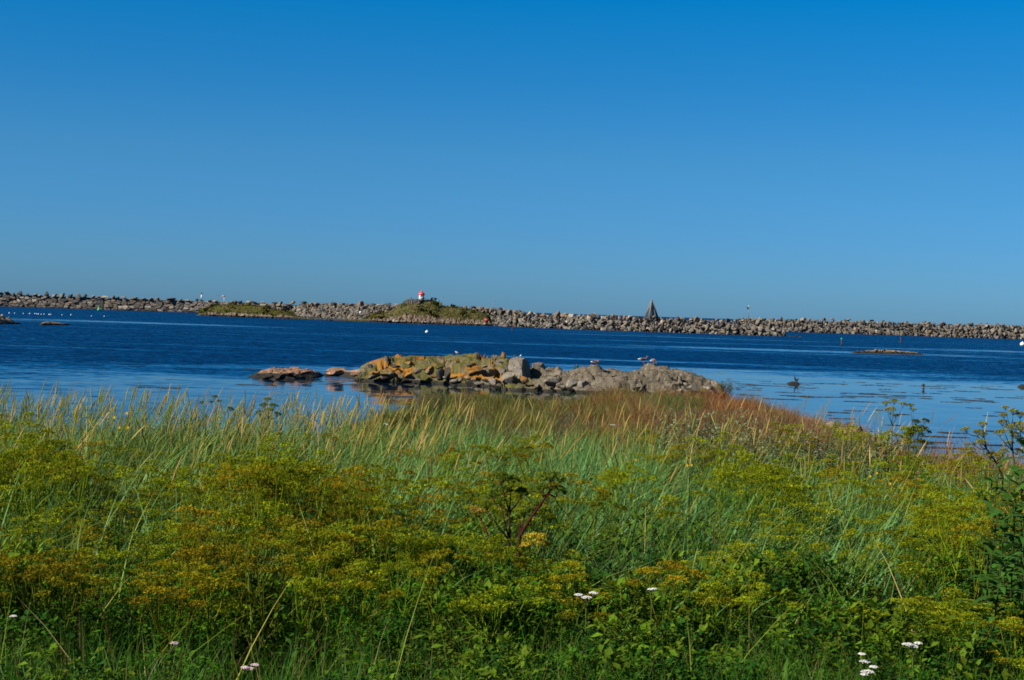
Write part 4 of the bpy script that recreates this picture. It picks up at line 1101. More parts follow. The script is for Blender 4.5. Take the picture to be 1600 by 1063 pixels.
# ---- lyme grass: the blue-green tufts and the straw-coloured ears
def lyme():
    mb = MB(); ears = MB()
    x, y = spots(5200, 8.2, 21.5, 1.5, .8)
    px, py = tops_px(x, y, .7)
    q = np.where((px > 850) & (px < 1420) & (y > 9.2), .55, .30) * sstep(8.4, 9.4, y)
    q = np.where((px < 260) & (y < 9.3) & (y > 7.8), .22, q)
    q = np.where(y > 13.2, .95, q)
    q = np.where(inell(px, y, 1000, 12.0, 200, 4.3), .95, q)
    q = np.where(inell(px, y, 1320, 11.2, 110, 2.4), .95, q)
    q = np.where(inell(px, y, 640, 13.2, 110, 2.6), .95, q)
    q = np.where((px < 200) & (y > 10.5), .7, q)
    q = np.where((px > 1390) & (y > 12.5), .30, q)
    q = np.where((px > 1030) & (px < 1420) & (y > 15.2), .10, q)
    edge = 20.5 + 1.0 * np.sin(x * .5) - 2.4 * sstep(3.6, 6, x)
    q = q * (y < edge)
    k = vr.random(len(x)) < q; x, y, px = x[k], y[k], px[k]
    n = len(x); m = 11
    xb = np.repeat(x, m) + vr.normal(0, .07, n * m); yb = np.repeat(y, m) + vr.normal(0, .07, n * m)
    taz = np.repeat(.3 + 7 * (fbm(x * .7, y * .7, 15, 3) - .47) + vr.normal(0, .7, n), m)
    N = n * m
    h = np.where(np.repeat(px, m) < 700, 1.15, np.where(np.repeat((px > 780) & (y > 15), m), .82, 1.0)) * vr.uniform(.52, .92, N) * np.repeat(vr.uniform(.8, 1.12, n), m); bend = vr.uniform(.1, 1.15, N)
    az = taz + vr.normal(0, .9, N)
    cols = pick([(.085, .21, .070), (.12, .27, .095), (.05, .13, .04), (.20, .23, .06), (.10, .17, .025)], [4, 4, 3.5, .8, 2.0], N)
    left = np.repeat(px, m) < 600
    cols = np.where(left[:, None] & (vr.random(N) < .45)[:, None], cols * np.array([1.35, .95, .7]), cols)
    tip = cols * np.array([1.25, 1.1, .85])
    blades(mb, base_at(xb, yb), h, vr.uniform(.009, .019, N), az, bend, cols, 6, tip, lean=np.abs(vr.normal(0, .25, N)))
    o = mb.build('lyme_grass', M_GRASS); tag(o, 'blue-green lyme grass blades along the top of the shore', 'grass', kind='stuff')
    # ears
    x, y = spots(3600, 10.5, 20.8, 1.0, .7)
    px, py = tops_px(x, y, .9)
    q = np.where(px < 420, np.where(y > 13.5, 1.0, .14), np.where(px < 700, .95 * (y > 13.2) + .05, .20 * (y > 12.5) + .04))
    q = np.where(px > 1420, .05, q) * (y < 20.8 + 1.0 * np.sin(x * .5) - 2.4 * sstep(3.6, 6, x))
    k = vr.random(len(x)) < q; x, y, px = x[k], y[k], px[k]; n = len(x)
    h = vr.uniform(.62, .96, n) - .04 * (px < 700)
    az = vr.normal(.2, 1.2, n); bend = np.abs(vr.normal(.0, .17, n)) + .02
    straw = pick([(.64, .50, .17), (.52, .44, .12), (.40, .42, .10), (.72, .58, .26)], [4, 3, 3, 2], n)
    lf = (px < 330) & (vr.random(n) < .35)
    straw = np.where(lf[:, None], straw * np.array([.75, .9, .8]), straw)
    P = blades(ears, base_at(x, y), h, np.full(n, .0055), az, bend, straw * np.array([.7, .85, .7]), 5, lean=np.abs(vr.normal(0, .16, n)))
    tan = P[:, -1] - P[:, -2]; tan /= np.linalg.norm(tan, axis=1)[:, None]
    L = vr.uniform(.16, .29, n)
    t = np.linspace(0, 1, 6)[None, :, None]
    droop = np.stack([np.cos(az), np.sin(az), np.zeros(n)], 1)
    E = P[:, -1][:, None, :] - tan[:, None, :] * .01 + tan[:, None, :] * (L[:, None, None] * t) + droop[:, None, :] * (L * .08)[:, None, None] * t ** 2
    prof = np.array([.35, .85, 1.0, .95, .7, .12])
    W = vr.uniform(.0044, .0074, n)[:, None] * prof[None]
    for a in (0, np.pi / 2, np.pi / 4):
        fa = np.full(n, a) + vr.uniform(0, .4, n)
        strips(ears, E, np.stack([np.cos(fa), np.sin(fa), np.zeros(n)], 1), W, straw)
    o = ears.build('lyme_grass_ears', M_DRY); tag(o, 'straw-coloured ears of lyme grass standing above the blades', 'grass', kind='stuff')
lyme()

# ---- umbellifers
def umbel(mb, c, r, nrm, rays=16, col=(.2, .17, .015), stem=(.12, .14, .03), rg_=None, per=10, sz=.0034, apex=None, dome=.35, blob=.085):
    rg_ = rg_ or vr
    c = np.array(c, float); nrm = np.array(nrm, float); nrm /= np.linalg.norm(nrm)
    a = np.array([1, 0, 0]) if abs(nrm[0]) < .8 else np.array([0, 1, 0])
    u = np.cross(nrm, a); u /= np.linalg.norm(u); v = np.cross(nrm, u)
    i = np.arange(rays) + .5
    rho = r * np.sqrt(i / rays) * rg_.uniform(.85, 1.1, rays); ph = i * 2.39996 + rg_.uniform(0, 6)
    hgt = dome * r * (1 - (rho / r) ** 2) + rg_.uniform(-.05, .05, rays) * r
    tips = c + u * (rho * np.cos(ph))[:, None] + v * (rho * np.sin(ph))[:, None] + nrm * hgt[:, None]
    ap = c - nrm * r * .85
    P = np.stack([np.tile(ap, (rays, 1)), (tips + ap) / 2 - nrm * .06 * r, tips], 1)
    fa = rg_.uniform(0, np.pi, rays)
    strips(mb, P, np.stack([np.cos(fa), np.sin(fa), 0 * fa], 1), np.full((rays, 3), .0009), jit(stem, rays, rg_))
    n = rays * per
    ctr = np.repeat(tips, per, 0) + rg_.normal(size=(n, 3)) * r * blob * np.array([1, 1, .6])
    D = rg_.normal(size=(n, 3, 3)) * sz * (r / .05) ** .5
    V = (ctr[:, None, :] + D).reshape(-1, 3)
    C = np.repeat(jit(col, n, rg_), 3, 0)
    mb.add(V, np.arange(n * 3).reshape(-1, 3), C)
def jit(c, n, rg_, amt=.3):
    return np.clip(np.tile(np.asarray(c, float), (n, 1)) * rg_.uniform(1 - amt, 1 + amt, (n, 1)) * rg_.uniform(.9, 1.1, (n, 3)), 0, 1)
def leaflets(mb, ctr, size, col, rg_, droop=.3, width=.5):
    """pointed, slightly folded leaflets"""
    n = len(ctr)
    az = rg_.uniform(0, 2 * np.pi, n); el = rg_.normal(-.1, .45, n)
    d = np.stack([np.cos(az) * np.cos(el), np.sin(az) * np.cos(el), np.sin(el)], 1)
    s = np.stack([-np.sin(az), np.cos(az), rg_.normal(0, .35, n)], 1); s /= np.linalg.norm(s, axis=1)[:, None]
    L = size[:, None]
    a = ctr; b = ctr + d * L * .45 + s * L * width * .5 + np.array([0, 0, 1]) * L * .08; c = ctr + d * L; e_ = ctr + d * L * .45 - s * L * width * .5 + np.array([0, 0, 1]) * L * .08
    V = np.stack([a, b, c, e_], 1).reshape(-1, 3)
    i = np.arange(n)[:, None] * 4
    F = np.concatenate([i + np.array([[0, 1, 2]]), i + np.array([[0, 2, 3]])])
    mb.add(V, F, np.repeat(col, 4, 0))
def umbel_plant_template(seed, col, stemcol, leafcol, tall=.85):
    rg_ = np.random.default_rng(seed); mb = MB()
    H = tall * rg_.uniform(.85, 1.1)
    nU = int(rg_.integers(5, 9))
    node = np.array([rg_.normal(0, .02), rg_.normal(0, .02), H * rg_.uniform(.45, .6)])
    st = jit(stemcol, 1, rg_)[0]
    mb.tube([(0, 0, 0), tuple(node)], [.005, .004], 3, st, cap=False)
    for i in range(nU):
        an = i * 2.4 + rg_.uniform(-.4, .4); rr = rg_.uniform(.04, .20) if i else 0.02
        top = np.array([rr * math.cos(an), rr * math.sin(an), H * rg_.uniform(.84, 1.03) - rr * .25])
        nd = node * np.array([1, 1, rg_.uniform(.75, 1.15)])
        mid = (nd + top) / 2 + np.array([math.cos(an), math.sin(an), 0]) * rr * .18
        r = rg_.uniform(.032, .068)
        dirn = top - mid; dirn /= np.linalg.norm(dirn); nrm = dirn * .45 + np.array([0, 0, 1])
        mb.tube([tuple(nd), tuple(mid), tuple(top - dirn * r * .6)], [.0035, .0028, .002], 3, st, cap=False)
        umbel(mb, top, r, nrm, int(rg_.integers(12, 18)), np.array(col) * rg_.uniform(.75, 1.3), stemcol, rg_, 13, .0045)
    n = 70
    c = np.stack([rg_.normal(0, .13, n), rg_.normal(0, .13, n), rg_.uniform(.08, .72, n) * H], 1)
    leaflets(mb, c, rg_.uniform(.02, .05, n), jit(leafcol, n, rg_), rg_)
    return mb.arrays()
def bake(mb, tmpl, x, y, z, yaw, s, tint, sz=None, lean=None):
    V, F, C = tmpl; n = len(x); sz = s if sz is None else sz
    c, sn = np.cos(yaw)[:, None], np.sin(yaw)[:, None]
    X = (V[None, :, 0] * c - V[None, :, 1] * sn) * s[:, None]; Y = (V[None, :, 0] * sn + V[None, :, 1] * c) * s[:, None]; Z = V[None, :, 2] * sz[:, None]
    if lean is not None: X = X + lean[0][:, None] * Z; Y = Y + lean[1][:, None] * Z
    O = np.stack([X + x[:, None], Y + y[:, None], Z + z[:, None]], -1).reshape(-1, 3)
    FF = (F[None] + (np.arange(n) * len(V))[:, None, None]).reshape(-1, 3)
    CC = (C[None] * tint[:, None, :]).reshape(-1, 3)
    mb.add(O, FF, np.clip(CC, 0, 1))
KINDS_ = [((.20, .155, .012), (.13, .13, .02), (.045, .10, .012)), ((.235, .15, .013), (.14, .12, .02), (.05, .11, .012)), ((.155, .16, .012), (.11, .14, .02), (.04, .10, .01)),
         ((.21, .10, .014), (.13, .08, .02), (.05, .08, .012)), ((.185, .19, .015), (.14, .17, .02), (.05, .12, .012)), ((.165, .12, .012), (.11, .11, .02), (.04, .09, .01)), ((.13, .068, .02), (.10, .05, .02), (.045, .07, .015))]
KINDS = [tuple(tuple(v * k for v, k in zip(c, (1.10, 1.24, .5))) for c in K) for K in KINDS_]
TMPL = [umbel_plant_template(300 + i * 7 + j, *KINDS[i]) for i in range(len(KINDS)) for j in range(2)]
def umbel_mass():
    mb = MB()
    x, y = spots(2100, 7.5, 17.6, .8, 1.0)
    px, py = tops_px(x, y, .9)
    q = np.full(len(x), .80)
    q = np.where(y > 12.8, .22, q)
    q = np.where((px < 330) & (y > 12), .15, q)
    q = np.where(inell(px, y, 1000, 12.2, 170, 3.6), .12, q)
    q = np.where(inell(px, y, 1320, 10.8, 85, 1.9), .10, q)
    q = np.where(inell(px, y, 640, 13.2, 90, 2.2), .12, q)
    q = np.where((px > 1400) & (y > 12), .75, q)
    q = np.where((px > 1030) & (px < 1400) & (y > 12.2), .16, q)
    q = np.where(inell(px, y, 820, 9.3, 80, 1.5), .25, q)
    gap = fbm(x * 1.3 + 9, y * 1.3, 55, 3); q = q * (.28 + 1.05 * sstep(.40, .53, gap)); q = np.where((px < 1000) & (y > 14.8), .04, q)
    q = np.where((px > 900) & (px < 1330) & (y < 8.4), .25, q)
    q = np.where((px > 1430) & (y > 16.3), 0, q)
    k = vr.random(len(x)) < q; x, y, px = x[k], y[k], px[k]
    patch = fbm(x * .9 + 3, y * .9, 41, 3)
    t = np.clip((patch - .3) * 2.2 + vr.normal(0, .18, len(x)), 0, .999)
    order = [4, 2, 0, 4, 0, 2, 1, 5]
    kind = np.array(order)[(t * len(order)).astype(int)]
    lo = (px < 420) & (y < 8.8) & (vr.random(len(x)) < .25); kind = np.where(lo, 5, kind)
    sub = kind * 2 + vr.integers(0, 2, len(x))
    hs = vr.uniform(.82, 1.1, len(x)) * np.interp(y, [7.4, 8.3, 10.5], [.74, .88, 1.0]) * (.80 + .42 * sstep(.36, .62, fbm(x * .8 + 5, y * .8, 88, 3))) * np.where(px > 1380, 1.06, 1.0) * np.interp(y, [12, 16], [1.0, .88])
    for i in range(len(TMPL)):
        k = sub == i
        if not k.any(): continue
        n = int(k.sum())
        bake(mb, TMPL[i], x[k], y[k], ground_z(x[k], y[k]) - .03, vr.uniform(0, 6.28, n), vr.uniform(.85, 1.2, n), jitter((1, 1, 1), n, .15, .05), hs[k] * 1.0, (vr.normal(.05, .10, n), vr.normal(0, .10, n)))
    o = mb.build('umbellifer_stand', M_LEAF); tag(o, 'dense olive-yellow umbellifers going to seed, filling the middle of the meadow', 'wildflowers', kind='stuff')
umbel_mass()

# ---- low leafy herbs at the front
def herb_template(seed, col, n=14, H=.4, big=1.0):
    rg_ = np.random.default_rng(seed); mb = MB()
    for i in range(n):
        an = rg_.uniform(0, 6.28); L = H * rg_.uniform(.45, 1.1); rr = rg_.uniform(.05, .24)
        tip = np.array([rr * math.cos(an), rr * math.sin(an), L])
        mb.tube([(0, 0, 0), tuple(tip * np.array([.35, .35, .7])), tuple(tip)], [.003, .0025, .002], 3, jit((.07, .13, .02), 1, rg_)[0], cap=False)
        m = int(rg_.integers(16, 30))
        c = tip + rg_.normal(size=(m, 3)) * np.array([.035, .035, .014])
        leaflets(mb, c, rg_.uniform(.014, .034, m) * big, jit(col, m, rg_), rg_, width=.55)
    return mb.arrays()
HERB = [herb_template(40 + i, c, big=(1.0, 1.0, 1.5, 1.9, .8)[i]) for i, c in enumerate([(.034, .11, .007), (.052, .14, .009), (.020, .065, .008), (.09, .15, .010), (.065, .085, .010)])]
def herbs():
    mb = MB()
    x, y = spots(2300, 6.35, 10.6, .8, 1.2)
    px, py = tops_px(x, y, .4); gap = fbm(x * 1.6 + 2, y * 1.6, 95, 3); k = vr.random(len(x)) < (.10 + 1.0 * sstep(.40, .52, gap)) * np.where((px < 650) & (y < 8.3), .65, 1.0) * np.where(y > 9.2, .5, 1.0); x, y = x[k], y[k]
    px, py = tops_px(x, y, .4)
    for i, T in enumerate(HERB):
        k = (np.arange(len(x)) % len(HERB)) == i; n = int(k.sum())
        hs = vr.uniform(.55, 1.35, n) * np.interp(y[k], [6.3, 7.4, 9], [.72, .95, 1.2])
        bake(mb, T, x[k], y[k], ground_z(x[k], y[k]) - .03, vr.uniform(0, 6.28, n), vr.uniform(.8, 1.25, n), jitter((1, 1, 1), n, .25, .06), hs)
    o = mb.build('leafy_herbs', M_LEAF); tag(o, 'low bright green leafy herbs under and in front of the umbellifers', 'herbs', kind='stuff')
herbs()
def meadow_grass():
    mb = MB()
    x, y = spots(2600, 6.3, 10.5, .8, 1.4)
    px, py = tops_px(x, y, .3)
    q = np.where((px > 820) & (px < 1500) & (y < 8.4), 1.0, .38)
    k = vr.random(len(x)) < q; x, y = x[k], y[k]; n = len(x); m = 17; N = n * m
    xb = np.repeat(x, m) + vr.normal(0, .07, N); yb = np.repeat(y, m) + vr.normal(0, .07, N)
    cols = pick([(.035, .12, .012), (.055, .15, .012), (.09, .17, .015), (.19, .15, .05), (.11, .055, .03)], [5, 4, 2, .8, .35], N)
    blades(mb, base_at(xb, yb), vr.uniform(.22, .58, N), vr.uniform(.003, .0065, N), vr.uniform(0, 6.28, N), vr.uniform(.05, .7, N), cols, 5)
    # tall bleached culms leaning every way
    x, y = spots(1250, 6.8, 15, .8, .8); n = len(x)
    P = blades(mb, base_at(x, y), vr.uniform(.45, 1.0, n), vr.uniform(.003, .007, n), vr.normal(0.3, 1.6, n), np.abs(vr.normal(0, .35, n)), pick([(.36, .32, .06), (.46, .36, .14), (.24, .30, .035), (.14, .045, .02)], [4, 2.2, 5, .9], n), 5, lean=np.abs(vr.normal(0, .5, n)))
    o = mb.build('meadow_grass', M_GRASS); tag(o, 'fine green meadow grass with a few bleached culms in the foreground', 'grass', kind='stuff')
meadow_grass()

# ---- the point: fine red-brown, tan and olive grasses
def point_grass():
    mb = MB()
    n0 = 24000
    y = vr.uniform(19.5, 64, n0); x = vr.uniform(-12, 19, n0)
    gz = ground_z(x, y)
    k = gz > .25; x, y = x[k], y[k]
    k = np.abs(x) < y * .42 + 4; x, y = x[k], y[k]
    px, py = tops_px(x, y, .2); n = len(x); m = 15; N = n * m
    pxn = px + vr.normal(0, 25, n); pat = fbm(x * .6, y * .6, 77, 3)
    RED, TAN, OLI, GRN, MAU, DRK = (.27, .078, .024), (.32, .215, .09), (.16, .145, .02), (.085, .16, .035), (.25, .13, .075), (.05, .065, .015)
    pal = np.array([RED, TAN, OLI, GRN, MAU, DRK])
    # weights by where they grow
    Wt = np.zeros((n, 6))
    f = sstep(820, 1040, pxn); g = sstep(1150, 1280, pxn)
    Wt[:, 0] = .1 + 3.2 * f * (1 - .5 * g) * sstep(.38, .6, pat)
    Wt[:, 1] = .45 + .1 * f + .2 * g
    Wt[:, 2] = 1.3 * (1 - .65 * f) + .7 * (pat < .42)
    Wt[:, 3] = .55 * (1 - f)
    Wt[:, 4] = .15 + .7 * f + 1.8 * g
    Wt[:, 5] = 1.9 * (1 - f) * (pat > .45) + .4 * (1 - f)
    lowz = (y < 42); Wt[lowz, 2] += 1.0
    gt = np.hypot((x - 5.9) / 1.3, (y - 57) / 4) < 1; Wt[gt, 3] += 5
    Wt /= Wt.sum(1)[:, None]
    c = Wt.cumsum(1); idx = (np.repeat(c, m, 0) < vr.random(N)[:, None]).sum(1).clip(0, 5)
    same = np.repeat((c < vr.random(n)[:, None]).sum(1).clip(0, 5), m)
    idx = np.where(vr.random(N) < .6, same, idx)
    cols = pal[idx] * vr.uniform(.7, 1.3, (N, 1)) * vr.uniform(.92, 1.08, (N, 3))
    xb = np.repeat(x, m) + vr.normal(0, .14, N); yb = np.repeat(y, m) + vr.normal(0, .14, N)
    cl = fbm(x * 1.1, y * .8, 63, 3)
    h = vr.uniform(.12, .34, N) * np.repeat(vr.uniform(.7, 1.3, n) * (.45 + 1.3 * sstep(.32, .62, cl)), m)
    h = np.where(np.repeat(px < 860, m), h * 1.25, h * 1.3)
    blades(mb, base_at(xb, yb), h, vr.uniform(.005, .013, N), vr.uniform(0, 6.28, N), vr.uniform(.02, .7, N), cols, 3, lean=np.abs(vr.normal(0, .4, N)))
    o = mb.build('shore_grass', M_GRASS); tag(o, 'fine red-brown, tan and olive grasses covering the low point of land', 'grass', kind='stuff')
point_grass()

# ---- single plants one can point at
def leafy_bush(name, x, y, W, H, nl, size, cols, p, label, cat, group=None, stems=9, z=None, seed=1, mt=None):
    rs = np.random.default_rng(seed); z = float(ground_z(np.array(x), np.array(y))) if z is None else z
    root = empty(name, (x, y, z)); tag(root, label, cat, group)
    st = MB(); lf = MB(); tips = []
    for i in range(stems):
        an = rs.uniform(0, 6.28); rr = W * .5 * math.sqrt(rs.random()); h = H * rs.uniform(.7, 1.0) * (1 - .35 * (2 * rr / W) ** 2)
        pts = [(rr * .2 * math.cos(an), rr * .2 * math.sin(an), -.04), (rr * .7 * math.cos(an), rr * .7 * math.sin(an), h * .5), (rr * math.cos(an), rr * math.sin(an), h)]
        st.tube(pts, [.008, .006, .003], 4, (.07, .05, .03)); tips.append(pts)
    nl = int(nl * (3.2 if name != 'willow_shrub' else 1.6))
    P = []
    for k in range(nl):
        t = tips[rs.integers(len(tips))]; u = rs.uniform(.25, 1.0)
        a = np.array(t[1]); b_ = np.array(t[2]); p_ = a + (b_ - a) * (u * 2 - 1) if u > .5 else np.array(t[0]) + (a - np.array(t[0])) * u * 2
        P.append(p_ + rs.normal(size=3) * np.array([.09, .09, .07]) * W)
    P = np.array(P); idx = rs.choice(len(cols), nl, p=np.array(p) / np.sum(p))
    leaflets(lf, P, rs.uniform(.6, 1.2, nl) * size, np.array(cols)[idx] * rs.uniform(.7, 1.3, (nl, 1)), rs, width=.42)
    st.build('stems', M_DRY, root); lf.build('leaves', mt or M_LEAF, root)
    return root
SIL = [(.15, .21, .10), (.22, .27, .16), (.08, .13, .05), (.045, .08, .025)]
wl_ = [(1050, 21), (1080, 20), (1112, 20.5), (1146, 19.6), (1178, 19), (1215, 19.2), (1250, 18.2), (1286, 17.8), (1322, 17.6), (1358, 17.2), (1392, 17)]
for i, (px, d) in enumerate(wl_):
    where = ['leftmost of the row', 'second from the left of the row', 'third from the left of the row', 'fourth from the left of the row', 'fifth from the left of the row', 'sixth of the row', 'fifth from the right of the row', 'fourth from the right of the row', 'third from the right of the row', 'second from the right of the row', 'rightmost of the row'][i]
    leafy_bush('willow_shrub', (px - 800) / FPX * d, d, 1.0, random.uniform(.85, 1.0), 800, .05, SIL, [3, 3, 3, 2], 'silver-grey willow shrub below the red grass, ' + where, 'shrub', 'low silver willows', 14, None, 60 + i)
leafy_bush('dock_bush', at(608, 650, 50).x, 50, 1.35, .80, 420, .10, [(.16, .035, .02), (.09, .06, .02), (.04, .08, .015)], [4, 2, 2], 'rust-red dock bush by the water at the left end of the point', 'bush', 'red dock bushes', 10, 1.62, 5)
leafy_bush('dock_bush', at(634, 652, 51).x, 51, 1.1, .70, 340, .10, [(.13, .05, .02), (.10, .07, .02), (.04, .09, .015)], [3, 2, 3], 'brownish dock bush just right of the rust-red one', 'bush', 'red dock bushes', 9, 1.70, 6)
leafy_bush('leafy_bush', at(662, 650, 52).x, 52, 1.5, .85, 520, .09, [(.03, .07, .015), (.04, .09, .02), (.08, .09, .02)], [4, 3, 2], 'dark green bush with a tall grass tuft at the left shoulder of the point', 'bush', None, 12, 1.75, 7)
leafy_bush('leafy_bush', at(1136, 610, 61).x, 61, .85, .98, 300, .09, [(.12, .12, .02), (.16, .13, .02), (.07, .09, .015)], [4, 3, 2], 'loose olive-green bush standing alone on the skyline of the point', 'bush', None, 9, 2.55, 8)
for i, (px, py, d, h) in enumerate([(700, 690, 40, .6), (745, 676, 42, .55), (860, 660, 45, .6), (925, 665, 44, .65), (985, 668, 43, .55), (1155, 680, 40, .7), (1200, 678, 41, .6)]):
    x_ = (px - 800) / FPX * d
    leafy_bush('leafy_bush', x_, d, 1.2, h, 330, .07, [(.14, .14, .018), (.17, .15, .02), (.07, .10, .015)], [4, 3, 2], ['small olive bush in front of the dark green bush', 'olive bush left of the bay view gap', 'yellow-green bush below the islet slabs', 'yellow-green bush in the middle of the point', 'olive bush where the red grass begins', 'yellow-green bush in the red grass above the willows', 'right-hand yellow-green bush in the red grass'][i], 'bush', None, 9, None, 20 + i)
# tuft of tall grass by the dark bush
tf = MB(); n = 260; bx_ = np.full(n, at(683, 640, 51.5).x) + vr.normal(0, .2, n); by_ = np.full(n, 51.5) + vr.normal(0, .2, n)
blades(tf, base_at(bx_, by_), vr.uniform(.7, 1.35, n), np.full(n, .014), vr.uniform(0, 6.28, n), vr.uniform(.05, .35, n), pick([(.09, .11, .05), (.14, .12, .06), (.06, .08, .03)], [3, 3, 3], n), 5)
o = tf.build('grass_tuft', M_GRASS); tag(o, 'tall dark tuft of grass standing against the water left of the point', 'grass tuft')
# two green stalks on the islet
for i, (px, yt, yb, lab) in enumerate([(897.5, 572, 584, 'shorter of the two upright green stalks on the islet'), (902, 569, 584, 'taller of the two upright green stalks on the islet'), (803, 554, 563, 'small green shoot beside the largest islet boulder')]):
    d = 116.5; a = at(px, yt, d); b_ = at(px, yb, d); H = a.z - b_.z + .2; st = MB()
    root = empty('stalk_plant', (b_.x, d, b_.z - .2)); tag(root, lab, 'plant')
    st.tube([(0, 0, 0), (0, 0, H * .6), (.01, 0, H)], [.05, .045, .015], 6, (.07, .11, .02)); st.build('stem', M_LEAF, root)
    lf = MB(); c = np.stack([vr.normal(0, .03, 60), vr.normal(0, .03, 60), vr.uniform(0.05, H, 60)], 1); leaflets(lf, c, vr.uniform(.10, .20, 60), jit((.10, .15, .03), 60, vr), vr); lf.build('leaves', M_LEAF, root)

def hero_umbels(name, label, foot, d, umbels, joints=(), stemcol=(.10, .11, .03), thick=.007, col=(.16, .15, .02), group=None, leaves=20, leafcol=(.045, .10, .012), rays=20, per=12, dome=.4):
    """foot (px,py) where the stem leaves the ground cover, umbels: (px, py, width px, joint index)"""
    rs = np.random.default_rng(int(foot[0]))
    f = at(foot[0], foot[1], d); g = float(ground_z(np.array(f.x), np.array(d)))
    root = empty(name, (f.x, d, g)); tag(root, label, 'plant', group)
    O = np.array([f.x, d, g])
    J = [np.array(at(a, b_, d + rs.uniform(-.05, .05))) - O for a, b_ in ([foot] + list(joints))]
    st = MB(); st.tube([(0, 0, -.05)] + [tuple(q) for q in J], [thick] + list(np.linspace(thick, thick * .62, len(J))), 6, stemcol)
    for (a, b_, wpx, j) in umbels:
        c = np.array(at(a, b_, d + rs.uniform(-.09, .09))) - O; r = wpx / FPX * d * .58
        s = J[min(j, len(J) - 1)]; mid = (s + c) / 2 + np.array([0, 0, -.02])
        dr_ = (c - mid); dr_ /= np.linalg.norm(dr_); nrm = dr_ * .6 + np.array([0, 0, .8])
        st.tube([tuple(s), tuple(mid), tuple(c - nrm * r * .7)], [thick * .6, thick * .45, thick * .35], 5, stemcol)
        u_ = MB(); umbel(u_, c, r, nrm, rays, np.array(col) * rs.uniform(1.1, 1.7), np.array(stemcol) * 1.2, rs, per * (3 if dome > .6 else 2), .0042, dome=dome, blob=.11 if dome > .6 else .085)
        u_.build('umbel', M_LEAF, root)
    st.build('stem', M_DRY, root)
    if leaves:
        lf = MB(); k = rs.integers(0, len(J), leaves); zz = rs.uniform(.15, .8, leaves)
        c = np.stack([rs.normal(0, .10, leaves), rs.normal(0, .10, leaves), zz * J[0][2]], 1)
        leaflets(lf, c, rs.uniform(.05, .10, leaves), jit(leafcol, leaves, rs), rs); lf.build('leaves', M_LEAF, root)
    return root
hero_umbels('hogweed', 'tall green-brown umbellifer against the water, left of the pair above the willows', (1393, 705), 14.5, [(1391, 641, 17, 1), (1384, 630, 12, 1), (1397, 627, 12, 1), (1411, 632, 12, 1), (1389, 677, 14, 0), (1403, 682, 15, 0), (1399, 650, 9, 1)], [(1394, 665)], thick=.005)
hero_umbels('hogweed', 'tall slim umbellifer leaning right against the water, right of the pair above the willows', (1419, 700), 14.5, [(1431, 659, 13, 1), (1446, 658, 13, 1), (1446, 669, 9, 1), (1452, 675, 7, 1), (1423, 633, 9, 1), (1427, 640, 8, 1)], [(1427, 672)], thick=.004, col=(.17, .16, .03))
hero_umbels('hogweed', 'dark-stemmed umbellifer leaning left near the right edge', (1567, 745), 11.5, [(1509, 671, 13, 3), (1527, 675, 12, 2), (1536, 679, 13, 2), (1535, 663, 13, 2), (1532, 691, 15, 2), (1547, 711, 16, 1), (1560, 711, 15, 1), (1522, 694, 6, 2), (1569, 705, 13, 1)], [(1556, 722), (1542, 702), (1528, 682)], (.03, .03, .02), .007)
hero_umbels('hogweed', 'large branching umbellifer cut by the right edge', (1588, 745), 11.0, [(1571, 637, 9, 2), (1583, 643, 14, 2), (1568, 649, 11, 2), (1594, 648, 14, 3), (1566, 660, 14, 1), (1579, 668, 18, 2), (1592, 664, 16, 3), (1562, 676, 15, 1), (1585, 680, 16, 2), (1601, 672, 15, 3), (1597, 690, 16, 3), (1578, 692, 13, 1), (1608, 655, 14, 3), (1592, 705, 13, 1)], [(1582, 705), (1581, 672), (1594, 672)], (.09, .10, .03), .007)
hero_umbels('hogweed', 'small green umbellifer standing above the grass ears left of centre', (420, 690), 15, [(418, 624, 10, 1), (412, 633, 12, 1), (428, 634, 12, 1), (421, 641, 13, 1), (405, 645, 12, 1), (434, 647, 11, 1)], [(420, 655)], col=(.10, .13, .02), thick=.004)
hero_umbels('hogweed', 'slim dark green umbellifer against the water, left of centre', (338, 680), 15.5, [(336, 620, 7, 1), (330, 628, 6, 1), (343, 627, 6, 1), (315, 629, 7, 1), (361, 639, 8, 1)], [(337, 645)], col=(.07, .10, .02), thick=.003)
# red-stemmed angelica in the centre
ANG = (.085, .12, .012)
hero_umbels('angelica', 'angelica with a thick dark red stem leaning right, in the centre of the meadow', (812, 838), 9.3, [(862, 752, 34, 2), (846, 766, 22, 2), (873, 768, 20, 2), (812, 806, 12, 0), (820, 800, 12, 0), (838, 790, 15, 1)], [(828, 812), (856, 772)], (.085, .022, .018), .011, ANG, None, 8, rays=26, per=16, dome=.7)
hero_umbels('angelica', 'upright angelica with a dark red stem just left of the leaning one', (796, 845), 9.5, [(783, 748, 24, 1), (799, 752, 24, 1), (772, 776, 26, 1), (815, 770, 18, 1), (790, 768, 20, 1), (783, 784, 16, 0), (760, 790, 16, 0)], [(796, 800)], (.06, .025, .02), .010, ANG, None, 8, rays=26, per=16, dome=.7)
hero_umbels('angelica', 'short angelica stem with ochre leaves left of the two dark red ones', (768, 850), 9.4, [(748, 800, 18, 1), (740, 795, 12, 1)], [(750, 808)], (.11, .03, .015), .009, (.25, .17, .03), None, 8, rays=18, per=12)
hero_umbels('angelica', 'low flat yellow umbellifer below the angelica', (838, 880), 8.8, [(835, 842, 30, 0), (850, 850, 20, 0), (822, 852, 16, 0), (846, 838, 16, 0)], [], (.10, .12, .02), .006, (.26, .20, .016), None, 6, rays=24, per=12)
